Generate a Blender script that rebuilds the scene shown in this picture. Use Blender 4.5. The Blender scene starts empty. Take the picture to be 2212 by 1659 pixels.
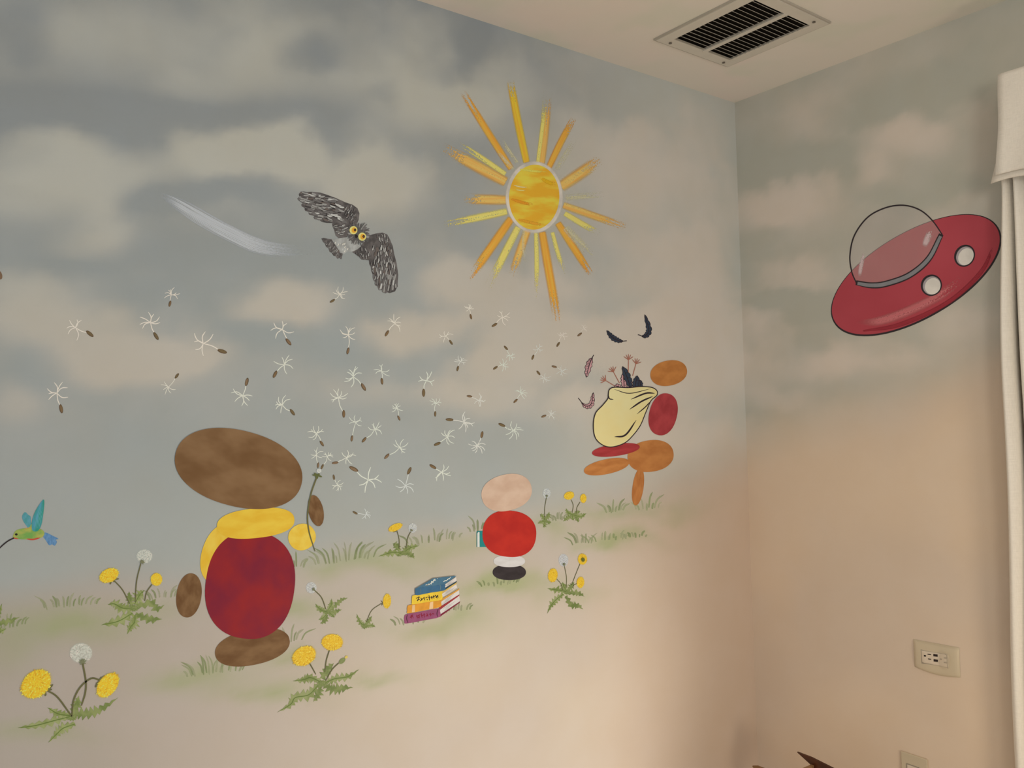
import bpy, bmesh, math, random
from mathutils import Vector, noise
from mathutils.geometry import tessellate_polygon

SC = bpy.context.scene
COL = SC.collection
rnd = random.Random(7)

# ------------------------------------------------------------------ camera survey of the room
W, H = 2212.0, 1659.0
CX, CY = W / 2, H / 2
FPX = 1736.65
YAW, PITCH, ROLL = math.radians(52.58), math.radians(1.209), math.radians(-1.665)
CEIL = 2.60
K = 2.70                                   # metres for one unit of the survey
CAM = Vector((-0.83109 * K, -0.61389 * K, CEIL - 0.36264 * K))
fwd = Vector((math.cos(PITCH) * math.cos(YAW), math.cos(PITCH) * math.sin(YAW), math.sin(PITCH)))
rt = Vector((math.sin(YAW), -math.cos(YAW), 0))
up = rt.cross(fwd)
c_, s_ = math.cos(ROLL), math.sin(ROLL)
RX, RY, RZ = c_ * rt + s_ * up, -s_ * rt + c_ * up, fwd


def ray(px, py):
    return RX * ((px - CX) / FPX) - RY * ((py - CY) / FPX) + RZ


def hit(px, py, axis, val):
    d = ray(px, py)
    t = (val - CAM[axis]) / d[axis]
    return CAM + d * t


def proj(p):
    d = Vector(p) - CAM
    z = max(d.dot(RZ), 1e-3)
    return CX + FPX * d.dot(RX) / z, CY - FPX * d.dot(RY) / z


# wall coordinates: (u, z). left wall u = x, right wall u = -y, both seen from inside the room
def wl(px, py):
    p = hit(px, py, 1, 0.0)
    return (p.x, p.z)


def wr(px, py):
    p = hit(px, py, 0, 0.0)
    return (-p.y, p.z)


def w3(wall, u, z, d):
    return Vector((u, -d * 0.45, z)) if wall == 'L' else Vector((-d * 0.45, -u, z))


# ------------------------------------------------------------------ colours and materials
def lin(v):
    v = v / 255.0
    return v / 12.92 if v <= 0.04045 else ((v + 0.055) / 1.055) ** 2.4


# average light falling on the two walls, measured from a plain grey render; turns a colour as photographed into a paint
XL = [20, 250, 500, 750, 1000, 1200, 1350, 1450, 1540]
YL = [20, 260, 500, 740, 980, 1180, 1340, 1500, 1640]
XR = [1650, 1760, 1880, 2000, 2120]
YR = [40, 260, 500, 800, 1100, 1340, 1500, 1640]
E_L = [[[0.58, 0.52, 0.42], [0.62, 0.55, 0.45], [0.65, 0.58, 0.47], [0.67, 0.6, 0.49], [0.69, 0.61, 0.5], [0.7, 0.62, 0.51], [0.71, 0.63, 0.51], [0.71, 0.63, 0.51], [0.71, 0.63, 0.51]], [[0.59, 0.52, 0.42], [0.63, 0.56, 0.46], [0.66, 0.59, 0.48], [0.69, 0.62, 0.5], [0.72, 0.63, 0.52], [0.73, 0.65, 0.52], [0.74, 0.65, 0.53], [0.75, 0.66, 0.53], [0.76, 0.67, 0.54]], [[0.59, 0.52, 0.42], [0.63, 0.56, 0.45], [0.68, 0.6, 0.49], [0.72, 0.64, 0.52], [0.75, 0.66, 0.53], [0.78, 0.69, 0.55], [0.8, 0.7, 0.56], [0.82, 0.71, 0.57], [0.83, 0.72, 0.58]], [[0.57, 0.5, 0.4], [0.63, 0.55, 0.44], [0.69, 0.6, 0.48], [0.75, 0.66, 0.53], [0.79, 0.7, 0.56], [0.83, 0.73, 0.58], [0.87, 0.76, 0.6], [0.9, 0.79, 0.62], [0.94, 0.81, 0.64]], [[0.54, 0.47, 0.37], [0.59, 0.52, 0.41], [0.66, 0.58, 0.47], [0.74, 0.65, 0.52], [0.82, 0.72, 0.57], [0.89, 0.77, 0.61], [0.95, 0.83, 0.65], [1.01, 0.88, 0.69], [1.06, 0.91, 0.71]], [[0.52, 0.45, 0.35], [0.55, 0.48, 0.38], [0.61, 0.53, 0.42], [0.69, 0.6, 0.48], [0.81, 0.7, 0.55], [0.91, 0.78, 0.61], [0.98, 0.85, 0.66], [1.06, 0.91, 0.71], [1.11, 0.96, 0.74]], [[0.48, 0.42, 0.33], [0.5, 0.44, 0.34], [0.55, 0.48, 0.38], [0.6, 0.53, 0.41], [0.7, 0.61, 0.47], [0.82, 0.71, 0.55], [0.92, 0.79, 0.61], [0.99, 0.85, 0.66], [1.02, 0.87, 0.67]], [[0.46, 0.39, 0.31], [0.47, 0.41, 0.32], [0.52, 0.45, 0.35], [0.55, 0.48, 0.38], [0.6, 0.52, 0.41], [0.67, 0.58, 0.45], [0.73, 0.62, 0.48], [0.75, 0.64, 0.49], [0.72, 0.62, 0.47]], [[0.41, 0.36, 0.28], [0.42, 0.36, 0.28], [0.47, 0.41, 0.32], [0.51, 0.44, 0.35], [0.53, 0.46, 0.36], [0.55, 0.47, 0.36], [0.55, 0.47, 0.36], [0.54, 0.46, 0.35], [0.51, 0.43, 0.33]]]
E_R = [[[0.39, 0.33, 0.26], [0.39, 0.34, 0.26], [0.43, 0.37, 0.29], [0.45, 0.39, 0.3], [0.45, 0.39, 0.3], [0.45, 0.38, 0.3], [0.42, 0.36, 0.28], [0.4, 0.34, 0.26]], [[0.42, 0.36, 0.29], [0.44, 0.38, 0.3], [0.47, 0.41, 0.32], [0.5, 0.43, 0.34], [0.51, 0.44, 0.34], [0.51, 0.44, 0.33], [0.5, 0.42, 0.32], [0.47, 0.4, 0.31]], [[0.46, 0.39, 0.31], [0.48, 0.41, 0.32], [0.51, 0.44, 0.35], [0.53, 0.46, 0.36], [0.55, 0.47, 0.37], [0.55, 0.47, 0.36], [0.54, 0.46, 0.35], [0.53, 0.45, 0.34]], [[0.48, 0.41, 0.33], [0.51, 0.45, 0.35], [0.54, 0.47, 0.37], [0.57, 0.49, 0.39], [0.59, 0.5, 0.39], [0.59, 0.5, 0.39], [0.58, 0.49, 0.38], [0.57, 0.48, 0.37]], [[0.5, 0.43, 0.34], [0.54, 0.47, 0.37], [0.57, 0.49, 0.39], [0.6, 0.52, 0.41], [0.62, 0.53, 0.42], [0.63, 0.54, 0.42], [0.62, 0.53, 0.41], [0.61, 0.52, 0.4]]]



def light_at(px, py):
    X, Y, tab = (XL, YL, E_L) if px < 1610 else (XR, YR, E_R)

    def loc(v, A):
        v = min(max(v, A[0]), A[-1])
        for i in range(len(A) - 1):
            if v <= A[i + 1]:
                return i, (v - A[i]) / (A[i + 1] - A[i])
    i, s = loc(px, X)
    j, t = loc(py, Y)
    return [(tab[i][j][c] * (1 - s) + tab[i + 1][j][c] * s) * (1 - t) + (tab[i][j + 1][c] * (1 - s) + tab[i + 1][j + 1][c] * s) * t for c in range(3)]


def paint_of(rgb, at=(700, 900)):
    e = light_at(*at)
    return tuple(min(lin(v) / k, 0.92) for v, k in zip(rgb, e))


MATS = {}


def new_mat(name):
    m = bpy.data.materials.new(name)
    m.use_nodes = True
    nt = m.node_tree
    for n in list(nt.nodes):
        nt.nodes.remove(n)
    return m, nt, nt.nodes, nt.links


def nd(nodes, t, **kw):
    n = nodes.new(t)
    for k, v in kw.items():
        setattr(n, k, v)
    return n


def mixc(nodes, links, fac, a, b, mode='MIX'):
    n = nd(nodes, 'ShaderNodeMix', data_type='RGBA', blend_type=mode)
    for sock, v in ((n.inputs[0], fac), (n.inputs[6], a), (n.inputs[7], b)):
        if isinstance(v, (int, float)):
            sock.default_value = v
        elif isinstance(v, tuple):
            sock.default_value = (*v[:3], 1)
        else:
            links.new(v, sock)
    return n.outputs[2]


def mth(nodes, links, op, a, b=None):
    n = nd(nodes, 'ShaderNodeMath', operation=op)
    for i, v in enumerate((a, b)):
        if v is None:
            continue
        if isinstance(v, (int, float)):
            n.inputs[i].default_value = v
        else:
            links.new(v, n.inputs[i])
    return n.outputs[0]


def ramp(nodes, links, v, a, b, o0=0.0, o1=1.0):
    n = nd(nodes, 'ShaderNodeMapRange', interpolation_type='SMOOTHSTEP')
    links.new(v, n.inputs[0])
    for i, x in enumerate((a, b, o0, o1)):
        n.inputs[i + 1].default_value = x
    return n.outputs[0]


def finish(m, nodes, links, col, rough=0.6, alpha=None, spec=0.25, bump=None):
    b = nd(nodes, 'ShaderNodeBsdfPrincipled')
    if isinstance(col, tuple):
        b.inputs['Base Color'].default_value = (*col, 1)
    else:
        links.new(col, b.inputs['Base Color'])
    b.inputs['Roughness'].default_value = rough
    b.inputs['Specular IOR Level'].default_value = spec
    if bump is not None:
        links.new(bump, b.inputs['Normal'])
    out = nd(nodes, 'ShaderNodeOutputMaterial')
    if alpha is None:
        links.new(b.outputs[0], out.inputs[0])
    else:
        t = nd(nodes, 'ShaderNodeBsdfTransparent')
        mx = nd(nodes, 'ShaderNodeMixShader')
        if isinstance(alpha, (int, float)):
            mx.inputs[0].default_value = alpha
        else:
            links.new(alpha, mx.inputs[0])
        links.new(t.outputs[0], mx.inputs[1])
        links.new(b.outputs[0], mx.inputs[2])
        links.new(mx.outputs[0], out.inputs[0])
    return m


def raw(col, name, rough=0.5, var=0.06, scale=30.0, alpha=None, spec=0.3):
    """plain albedo with a little mottling"""
    key = (col, name, rough, var, scale, alpha)
    if key in MATS:
        return MATS[key]
    m, nt, N, L = new_mat(name)
    tc = nd(N, 'ShaderNodeTexCoord')
    no = nd(N, 'ShaderNodeTexNoise')
    no.inputs['Scale'].default_value = scale
    no.inputs['Detail'].default_value = 3
    L.new(tc.outputs['Object'], no.inputs['Vector'])
    f = ramp(N, L, no.outputs[0], 0.3, 0.7)
    c = mixc(N, L, f, tuple(v * (1 - var) for v in col), tuple(min(v * (1 + var), 1) for v in col))
    finish(m, N, L, c, rough, alpha, spec)
    MATS[key] = m
    return m


def paint(rgb, at=(700, 900), var=0.07, scale=25.0, alpha=None):
    return raw(tuple(round(v, 4) for v in paint_of(rgb, at)), 'wall_paint', 0.55, var, scale, alpha, 0.2)


def two_tone(rgb1, rgb2, at, sx=1.0, sy=1.0, lo=0.35, hi=0.65, detail=3.0):
    """brushed two-colour paint, streaked along the uv axes"""
    key = ('two', rgb1, rgb2, at, sx, sy, lo, hi)
    if key in MATS:
        return MATS[key]
    m, nt, N, L = new_mat('brushed_paint')
    uv = nd(N, 'ShaderNodeUVMap')
    mp = nd(N, 'ShaderNodeMapping')
    mp.inputs['Scale'].default_value = (sx, sy, 1)
    L.new(uv.outputs[0], mp.inputs[0])
    no = nd(N, 'ShaderNodeTexNoise')
    no.inputs['Scale'].default_value = 1.0
    no.inputs['Detail'].default_value = detail
    L.new(mp.outputs[0], no.inputs['Vector'])
    f = ramp(N, L, no.outputs[0], lo, hi)
    finish(m, N, L, mixc(N, L, f, paint_of(rgb1, at), paint_of(rgb2, at)), 0.55, None, 0.2)
    MATS[key] = m
    return m


def dry_brush(rgb1, rgb2, at, cover=0.75, fade=0.55, streaks=14.0, soft=0.25, start=0.02, grain=0.45):
    """a ribbon stroke of half dry paint: u runs along the stroke, v across"""
    key = ('dry', rgb1, rgb2, at, cover, fade, streaks, soft, start, grain)
    if key in MATS:
        return MATS[key]
    m, nt, N, L = new_mat('dry_brush_paint')
    uv = nd(N, 'ShaderNodeUVMap')
    sp = nd(N, 'ShaderNodeSeparateXYZ')
    L.new(uv.outputs[0], sp.inputs[0])
    oi = nd(N, 'ShaderNodeObjectInfo')
    mp = nd(N, 'ShaderNodeMapping')
    mp.inputs['Scale'].default_value = (1.6, streaks, 1)
    L.new(uv.outputs[0], mp.inputs[0])
    off = nd(N, 'ShaderNodeVectorMath', operation='ADD')
    L.new(mp.outputs[0], off.inputs[0])
    cmb = nd(N, 'ShaderNodeCombineXYZ')
    L.new(mth(N, L, 'MULTIPLY', oi.outputs['Random'], 50.0), cmb.inputs[2])
    L.new(cmb.outputs[0], off.inputs[1])
    st = nd(N, 'ShaderNodeTexNoise')
    st.inputs['Scale'].default_value = 1.0
    st.inputs['Detail'].default_value = 2
    L.new(off.outputs[0], st.inputs['Vector'])
    tc = nd(N, 'ShaderNodeTexCoord')
    gr = nd(N, 'ShaderNodeTexNoise')
    gr.inputs['Scale'].default_value = 260.0
    gr.inputs['Detail'].default_value = 1
    L.new(tc.outputs['Object'], gr.inputs['Vector'])
    s = mth(N, L, 'ADD', mth(N, L, 'MULTIPLY', st.outputs[0], 1.0 - grain), mth(N, L, 'MULTIPLY', gr.outputs[0], grain))
    # paint thins towards the tip
    thin = ramp(N, L, sp.outputs[0], fade, 1.02, 0.0, 0.30)
    lvl = mth(N, L, 'SUBTRACT', s, thin)
    a = ramp(N, L, lvl, 0.62 - 0.42 * cover, 0.62 - 0.42 * cover + 0.16)
    e1 = ramp(N, L, sp.outputs[1], 0.0, soft)
    e2 = ramp(N, L, sp.outputs[1], 1.0 - soft, 1.0, 1.0, 0.0)
    e3 = ramp(N, L, sp.outputs[0], 0.92, 1.0, 1.0, 0.0)
    e4 = ramp(N, L, sp.outputs[0], 0.0, start)
    a = mth(N, L, 'MULTIPLY', mth(N, L, 'MULTIPLY', a, mth(N, L, 'MULTIPLY', e1, e2)), mth(N, L, 'MULTIPLY', e3, e4))
    a = mth(N, L, 'MULTIPLY', a, min(1.0, cover + 0.2))
    f = ramp(N, L, st.outputs[0], 0.35, 0.65)
    finish(m, N, L, mixc(N, L, f, paint_of(rgb1, at), paint_of(rgb2, at)), 0.55, a, 0.2)
    MATS[key] = m
    return m


def puff(rgb, at, strength=0.85, rim=0.75, scale=9.0):
    """see-through fluffy ball: uv is the unit disc"""
    key = ('puff', rgb, at, strength, rim, scale)
    if key in MATS:
        return MATS[key]
    m, nt, N, L = new_mat('fluff_paint')
    uv = nd(N, 'ShaderNodeUVMap')
    ln = nd(N, 'ShaderNodeVectorMath', operation='LENGTH')
    L.new(uv.outputs[0], ln.inputs[0])
    no = nd(N, 'ShaderNodeTexNoise')
    no.inputs['Scale'].default_value = scale
    no.inputs['Detail'].default_value = 3
    L.new(uv.outputs[0], no.inputs['Vector'])
    a = ramp(N, L, no.outputs[0], 0.3, 0.62, 0.45, 1.0)
    a = mth(N, L, 'MULTIPLY', a, ramp(N, L, ln.outputs['Value'], rim, 1.0, 1.0, 0.0))
    a = mth(N, L, 'MULTIPLY', a, strength)
    finish(m, N, L, paint_of(rgb, at), 0.6, a, 0.2)
    MATS[key] = m
    return m


# ------------------------------------------------------------------ object helpers
def tag(o, label=None, cat=None, group=None, kind=None):
    if label:
        o['label'] = label
    if cat:
        o['category'] = cat
    if group:
        o['group'] = group
    if kind:
        o['kind'] = kind
    return o


def empty(name, loc, label, cat, group=None):
    o = bpy.data.objects.new(name, None)
    o.empty_display_size = 0.03
    COL.objects.link(o)
    o.location = loc
    return tag(o, label, cat, group)


def link_mesh(name, me, parent=None, loc=None):
    """verts are in world space; the origin moves to loc (or the parent's place)"""
    o = bpy.data.objects.new(name, me)
    COL.objects.link(o)
    if parent is not None:
        p = parent
        org = Vector((0, 0, 0))
        while p is not None:
            org += p.location
            p = p.parent
        own = org
        if parent.type == 'MESH':
            own = org
        o.parent = parent
        me.transform(__import__('mathutils').Matrix.Translation(-own))
    elif loc is not None:
        me.transform(__import__('mathutils').Matrix.Translation(-Vector(loc)))
        o.location = loc
    return o


def bm_obj(name, bm, mat, parent=None, loc=None, smooth=False):
    me = bpy.data.meshes.new(name)
    bmesh.ops.recalc_face_normals(bm, faces=bm.faces)
    bm.to_mesh(me)
    bm.free()
    for mt in (mat if isinstance(mat, (list, tuple)) else [mat]):
        me.materials.append(mt)
    if smooth:
        for p in me.polygons:
            p.use_smooth = True
    return link_mesh(name, me, parent, loc)


def bm_box(bm, lo, hi, bevel=0.0, mi=0):
    vs = [bm.verts.new((x, y, z)) for x in (lo[0], hi[0]) for y in (lo[1], hi[1]) for z in (lo[2], hi[2])]
    idx = [(0, 1, 3, 2), (4, 6, 7, 5), (0, 4, 5, 1), (2, 3, 7, 6), (0, 2, 6, 4), (1, 5, 7, 3)]
    fs = [bm.faces.new([vs[i] for i in q]) for q in idx]
    for f in fs:
        f.material_index = mi
    if bevel:
        es = list({e for f in fs for e in f.edges})
        r = bmesh.ops.bevel(bm, geom=es, offset=bevel, segments=3, profile=0.5, affect='EDGES')
        for f in r['faces']:
            f.material_index = mi
    return vs


# ------------------------------------------------------------------ 2-D drawing
def sm(pts, n=8, closed=False):
    """Catmull-Rom through the points"""
    out = []
    m = len(pts)
    rng = range(m) if closed else range(m - 1)
    for i in rng:
        if closed:
            p0, p1, p2, p3 = (pts[(i + k - 1) % m] for k in range(4))
        else:
            p1, p2 = pts[i], pts[i + 1]
            p0 = pts[i - 1] if i else (2 * p1[0] - p2[0], 2 * p1[1] - p2[1])
            p3 = pts[i + 2] if i + 2 < m else (2 * p2[0] - p1[0], 2 * p2[1] - p1[1])
        for k in range(n):
            t = k / n
            out.append(tuple(0.5 * (2 * p1[j] + (p2[j] - p0[j]) * t + (2 * p0[j] - 5 * p1[j] + 4 * p2[j] - p3[j]) * t * t
                                    + (3 * p1[j] - p0[j] - 3 * p2[j] + p3[j]) * t ** 3) for j in (0, 1)))
    if not closed:
        out.append(tuple(pts[-1]))
    return out


def ell(cx, cy, rx, ry, rot=0, n=48, jag=0.0, power=2.0):
    r = math.radians(rot)
    out, uvs = [], []
    for i in range(n):
        a = 2 * math.pi * i / n
        k = 1.0
        if jag:
            k = 1.0 + (jag if i % 2 else -jag) * rnd.uniform(0.5, 1.1)
        ca, sa = math.cos(a), math.sin(a)
        ca = math.copysign(abs(ca) ** (2 / power), ca)
        sa = math.copysign(abs(sa) ** (2 / power), sa)
        x, y = rx * k * ca, ry * k * sa
        out.append((cx + x * math.cos(r) - y * math.sin(r), cy + x * math.sin(r) + y * math.cos(r)))
        uvs.append((ca, sa))
    return out, uvs


def zoomer(x0, y0, s):
    def f(pts):
        if isinstance(pts[0], (int, float)):
            return (x0 + pts[0] / s, y0 + pts[1] / s)
        return [(x0 + a / s, y0 + b / s) for a, b in pts]
    f.s = s
    return f


class Draw:
    """one flat painted mesh on a wall, drawn in survey coordinates"""

    def __init__(self, wall='L', depth=0.0006):
        self.wall, self.d = wall, depth
        self.v, self.f, self.uv, self.mi, self.mats = [], [], [], [], []

    def _m(self, mat):
        if mat not in self.mats:
            self.mats.append(mat)
        return self.mats.index(mat)

    def _pt(self, p):
        u, z = (wl if self.wall == 'L' else wr)(*p)
        self.v.append(w3(self.wall, u, z, self.d))
        return len(self.v) - 1

    def poly(self, pts, mat, uvs=None):
        self.d += 0.000012
        if uvs is None:
            x0, x1 = min(p[0] for p in pts), max(p[0] for p in pts)
            y0, y1 = min(p[1] for p in pts), max(p[1] for p in pts)
            uvs = [((p[0] - x0) / max(x1 - x0, 1e-6), (p[1] - y0) / max(y1 - y0, 1e-6)) for p in pts]
        ids = [self._pt(p) for p in pts]
        mi = self._m(mat)
        for t in tessellate_polygon([[Vector((p[0], p[1], 0)) for p in pts]]):
            a, b, c = (pts[i] for i in t)
            cr = (b[0] - a[0]) * (c[1] - a[1]) - (b[1] - a[1]) * (c[0] - a[0])
            t = t if cr < 0 else (t[0], t[2], t[1])
            self.f.append([ids[i] for i in t])
            self.uv.append([uvs[i] for i in t])
            self.mi.append(mi)
        return self

    def blob(self, cx, cy, rx, ry, rot, mat, n=48, jag=0.0, power=2.0):
        p, u = ell(cx, cy, rx, ry, rot, n, jag, power)
        self.d += 0.000012
        c = self._pt((cx, cy))
        ids = [self._pt(q) for q in p]
        mi = self._m(mat)
        for i in range(n):
            j = (i + 1) % n
            self.f.append([c, ids[j], ids[i]])
            self.uv.append([(0, 0), u[j], u[i]])
            self.mi.append(mi)
        return self

    def ribbon(self, pts, width, mat, taper=(0.3, 0.3), n=6, smooth=True):
        """stroke through pts; width in pixels, thinned to taper at start and end"""
        self.d += 0.000012
        q = sm(pts, n) if smooth and len(pts) > 2 else [tuple(p) for p in pts]
        if len(q) == 2:
            q = [tuple(q[0][k] + (q[1][k] - q[0][k]) * t / 8 for k in (0, 1)) for t in range(9)]
        m = len(q)
        mi = self._m(mat)
        prev = None
        for i, p in enumerate(q):
            a, b = q[max(i - 1, 0)], q[min(i + 1, m - 1)]
            dx, dy = b[0] - a[0], b[1] - a[1]
            l = math.hypot(dx, dy) or 1
            t = i / (m - 1)
            w = width * (1 - (1 - taper[0]) * max(0, 1 - t / 0.35) ** 2 - (1 - taper[1]) * max(0, 1 - (1 - t) / 0.35) ** 2) / 2
            w = max(w, width * 0.04)
            nx, ny = -dy / l * w, dx / l * w
            cur = (self._pt((p[0] + nx, p[1] + ny)), self._pt((p[0] - nx, p[1] - ny)), t)
            if prev:
                self.f.append([prev[0], cur[0], cur[1], prev[1]])
                self.uv.append([(prev[2], 0), (t, 0), (t, 1), (prev[2], 1)])
                self.mi.append(mi)
            prev = cur
        return self

    def leaf(self, pts, w, mat):
        """lobed, toothed dandelion leaf along pts"""
        q = sm(pts, 10)
        m = len(q)
        L_, R_ = [], []
        step = 2
        k = 0
        for i in range(0, m - 1, step):
            p = q[i]
            a, b = q[max(i - 2, 0)], q[min(i + 2, m - 1)]
            dx, dy = b[0] - a[0], b[1] - a[1]
            l = math.hypot(dx, dy) or 1
            t = i / (m - 1)
            env = (0.55 + 0.75 * math.sin(math.pi * min(t * 1.05, 1)) ** 0.8) * (1 - t ** 5)
            ww = w * env * (rnd.uniform(0.75, 1.15) if k % 2 else rnd.uniform(0.22, 0.42)) / 2
            w2 = w * env * (rnd.uniform(0.75, 1.15) if (k + 1) % 2 else rnd.uniform(0.22, 0.42)) / 2
            back = w * 0.16
            bx, by = -dx / l * back * (k % 2), -dy / l * back * (k % 2)
            L_.append((p[0] - dy / l * ww + bx, p[1] + dx / l * ww + by))
            R_.append((p[0] + dy / l * w2, p[1] - dx / l * w2))
            k += 1
        tip = q[-1]
        mi = self._m(mat)
        x0, y0 = pts[0]
        sc = 1.0 / (math.hypot(pts[-1][0] - x0, pts[-1][1] - y0) or 1)
        L_.append(tip)
        R_.append((tip[0] + 0.05, tip[1] + 0.05))
        for i in range(len(L_) - 1):
            self.d += 0.000004
            q4 = [L_[i], L_[i + 1], R_[i + 1], R_[i]]
            self.f.append([self._pt(p) for p in q4])
            self.uv.append([((p[0] - x0) * sc, (p[1] - y0) * sc) for p in q4])
            self.mi.append(mi)
        return self

    def build(self, name, parent=None, loc=None):
        me = bpy.data.meshes.new(name)
        me.from_pydata([tuple(v) for v in self.v], [], self.f)
        ul = me.uv_layers.new(name='UVMap')
        k = 0
        for fi, f in enumerate(self.f):
            me.polygons[fi].material_index = self.mi[fi]
            for j in range(len(f)):
                ul.data[k].uv = self.uv[fi][j]
                k += 1
        for mt in self.mats:
            me.materials.append(mt)
        return link_mesh(name, me, parent, loc)


def on_wall(px, py, wall='L'):
    u, z = (wl if wall == 'L' else wr)(px, py)
    return w3(wall, u, z, 0.0)


# ------------------------------------------------------------------ the room
def sstep(a, b, x):
    t = min(max((x - a) / (b - a), 0), 1)
    return t * t * (3 - 2 * t)


def lerp3(a, b, t):
    return tuple(x + (y - x) * t for x, y in zip(a, b))


# soft cloud patches: centre, radii, strength (dark sky patches are negative)
CLOUDS = [
    (330, 80, 300, 75, .45), (620, 130, 160, 70, .55), (420, 190, 110, 40, .35), (800, 60, 180, 60, .35), (870, 170, 130, 60, .5),
    (960, 235, 120, 50, .75), (1060, 180, 110, 70, .45), (110, 330, 130, 60, .8), (170, 300, 50, 40, .5), (60, 420, 150, 60, .7), (230, 370, 120, 55, .7),
    (250, 470, 70, 60, .8), (180, 530, 80, 40, .5), (450, 320, 110, 60, .8), (560, 340, 130, 50, .9), (640, 330, 70, 55, .7),
    (740, 350, 90, 55, .5), (830, 390, 90, 65, 1.0), (760, 420, 60, 40, .5), (50, 650, 110, 60, .8), (30, 710, 90, 40, .6), (180, 735, 130, 45, .7), (200, 790, 120, 45, .7), (290, 790, 110, 40, .7),
    (420, 775, 80, 40, .9), (360, 800, 80, 40, .7), (520, 680, 60, 30, .5), (640, 660, 75, 45, .9), (600, 690, 80, 30, .6), (890, 715, 90, 45, .9), (820, 740, 70, 35, .6), (960, 690, 60, 35, .5),
    (1000, 600, 90, 40, .8), (950, 610, 60, 30, .5), (1100, 640, 120, 60, .8), (1050, 790, 120, 60, .6), (1150, 740, 150, 70, .7), (1250, 600, 100, 60, .6), (1330, 420, 140, 90, .6),
    (1260, 300, 120, 80, .5), (1450, 330, 130, 90, .5), (1420, 560, 140, 70, .7), (1530, 480, 60, 90, .5), (1460, 690, 140, 60, .9), (1330, 730, 120, 50, .6),
    (1530, 620, 60, 60, .7), (1550, 790, 60, 80, .8), (1400, 820, 120, 60, .6), (1040, 860, 90, 40, .5), (1150, 870, 120, 40, .5), (1290, 900, 90, 50, .4),
    (820, 860, 120, 30, .3), (960, 840, 80, 30, .4), (1440, 950, 160, 50, .6), (30, 880, 60, 50, .5),
    (120, 230, 260, 45, -.7), (330, 260, 140, 40, -.4), (480, 250, 90, 40, -.4), (60, 70, 60, 60, -.5), (660, 120, 60, 50, -.6), (700, 95, 70, 45, -.6), (650, 265, 110, 40, -.5), (850, 210, 60, 30, -.5),
    (720, 320, 90, 30, -.5), (1030, 95, 40, 60, -.7), (1000, 160, 60, 25, -.4), (530, 400, 80, 30, -.7), (400, 420, 90, 30, -.4), (310, 440, 60, 40, -.6), (470, 560, 180, 50, -.4), (700, 560, 120, 50, -.4),
    (380, 650, 160, 40, -.3), (120, 590, 120, 30, -.4), (560, 740, 110, 40, -.4), (80, 800, 70, 40, -.4), (1370, 220, 120, 50, -.5), (1420, 170, 140, 40, -.4), (1290, 570, 80, 40, -.6),
    (1560, 330, 40, 90, -.4), (760, 760, 90, 40, -.3), (950, 760, 70, 30, -.3), (1000, 730, 60, 30, -.4), (1180, 660, 60, 30, -.3), (1310, 640, 80, 35, -.3), (1240, 840, 70, 30, -.3),
    # right wall
    (1760, 240, 60, 60, .3), (1700, 440, 90, 60, .8), (1660, 460, 50, 40, .5), (1880, 370, 60, 35, .6), (1960, 300, 80, 40, .8), (2060, 230, 70, 40, .4), (2120, 300, 50, 60, .4), (1720, 600, 80, 40, .6),
    (1660, 720, 40, 40, .5), (1760, 780, 90, 40, .7), (1900, 770, 120, 40, .6), (1640, 800, 40, 40, .4), (2080, 700, 70, 40, .4), (1680, 860, 70, 30, .4),
    (1640, 350, 60, 60, -.4), (1740, 350, 80, 40, -.6), (1850, 240, 80, 40, -.5), (1990, 210, 90, 40, -.6), (2080, 170, 60, 40, -.6), (1950, 420, 90, 25, -.4), (2070, 390, 60, 30, -.4),
    (1650, 560, 50, 70, -.3), (1720, 655, 110, 18, -.8), (1750, 680, 60, 14, -.5), (1900, 760, 70, 20, -.3), (1660, 900, 50, 20, -.3), (1780, 320, 50, 30, -.5),
]
HAZE = [
    (180, 1335, 130, 40, .55), (330, 1300, 80, 22, .3), (440, 1455, 120, 30, .5), (640, 1295, 80, 26, .5), (740, 1212, 110, 20, .4), (930, 1172, 110, 22, .5), (1030, 1150, 50, 16, .35), (830, 1215, 120, 22, .3),
    (900, 1350, 120, 22, .5), (1100, 1258, 90, 22, .7), (1060, 1280, 70, 20, .4), (1310, 1163, 100, 18, .7), (1320, 1105, 110, 20, .45), (590, 1500, 110, 22, .5), (830, 1466, 70, 15, .35), (640, 1425, 60, 20, .4),
    (70, 1590, 120, 22, .4), (1490, 1082, 60, 22, .14), (1000, 1325, 60, 18, .35), (30, 1380, 60, 60, .35), (1230, 1290, 70, 16, .3), (1180, 1140, 60, 16, .45), (1420, 1100, 70, 20, .25),
]
# where the meadow begins
HORIZ = [(-1500, 1330), (0, 1285), (200, 1265), (400, 1245), (600, 1205), (800, 1172), (950, 1140), (1100, 1105), (1250, 1075), (1400, 1045), (1500, 1015), (1588, 960), (1700, 920), (1850, 885), (2000, 830), (2120, 770), (2300, 700), (4000, 600)]


def horizon(px):
    for (a, ya), (b, yb) in zip(HORIZ, HORIZ[1:]):
        if a <= px <= b:
            return ya + (yb - ya) * (px - a) / (b - a)
    return HORIZ[0][1] if px < HORIZ[0][0] else HORIZ[-1][1]


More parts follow.
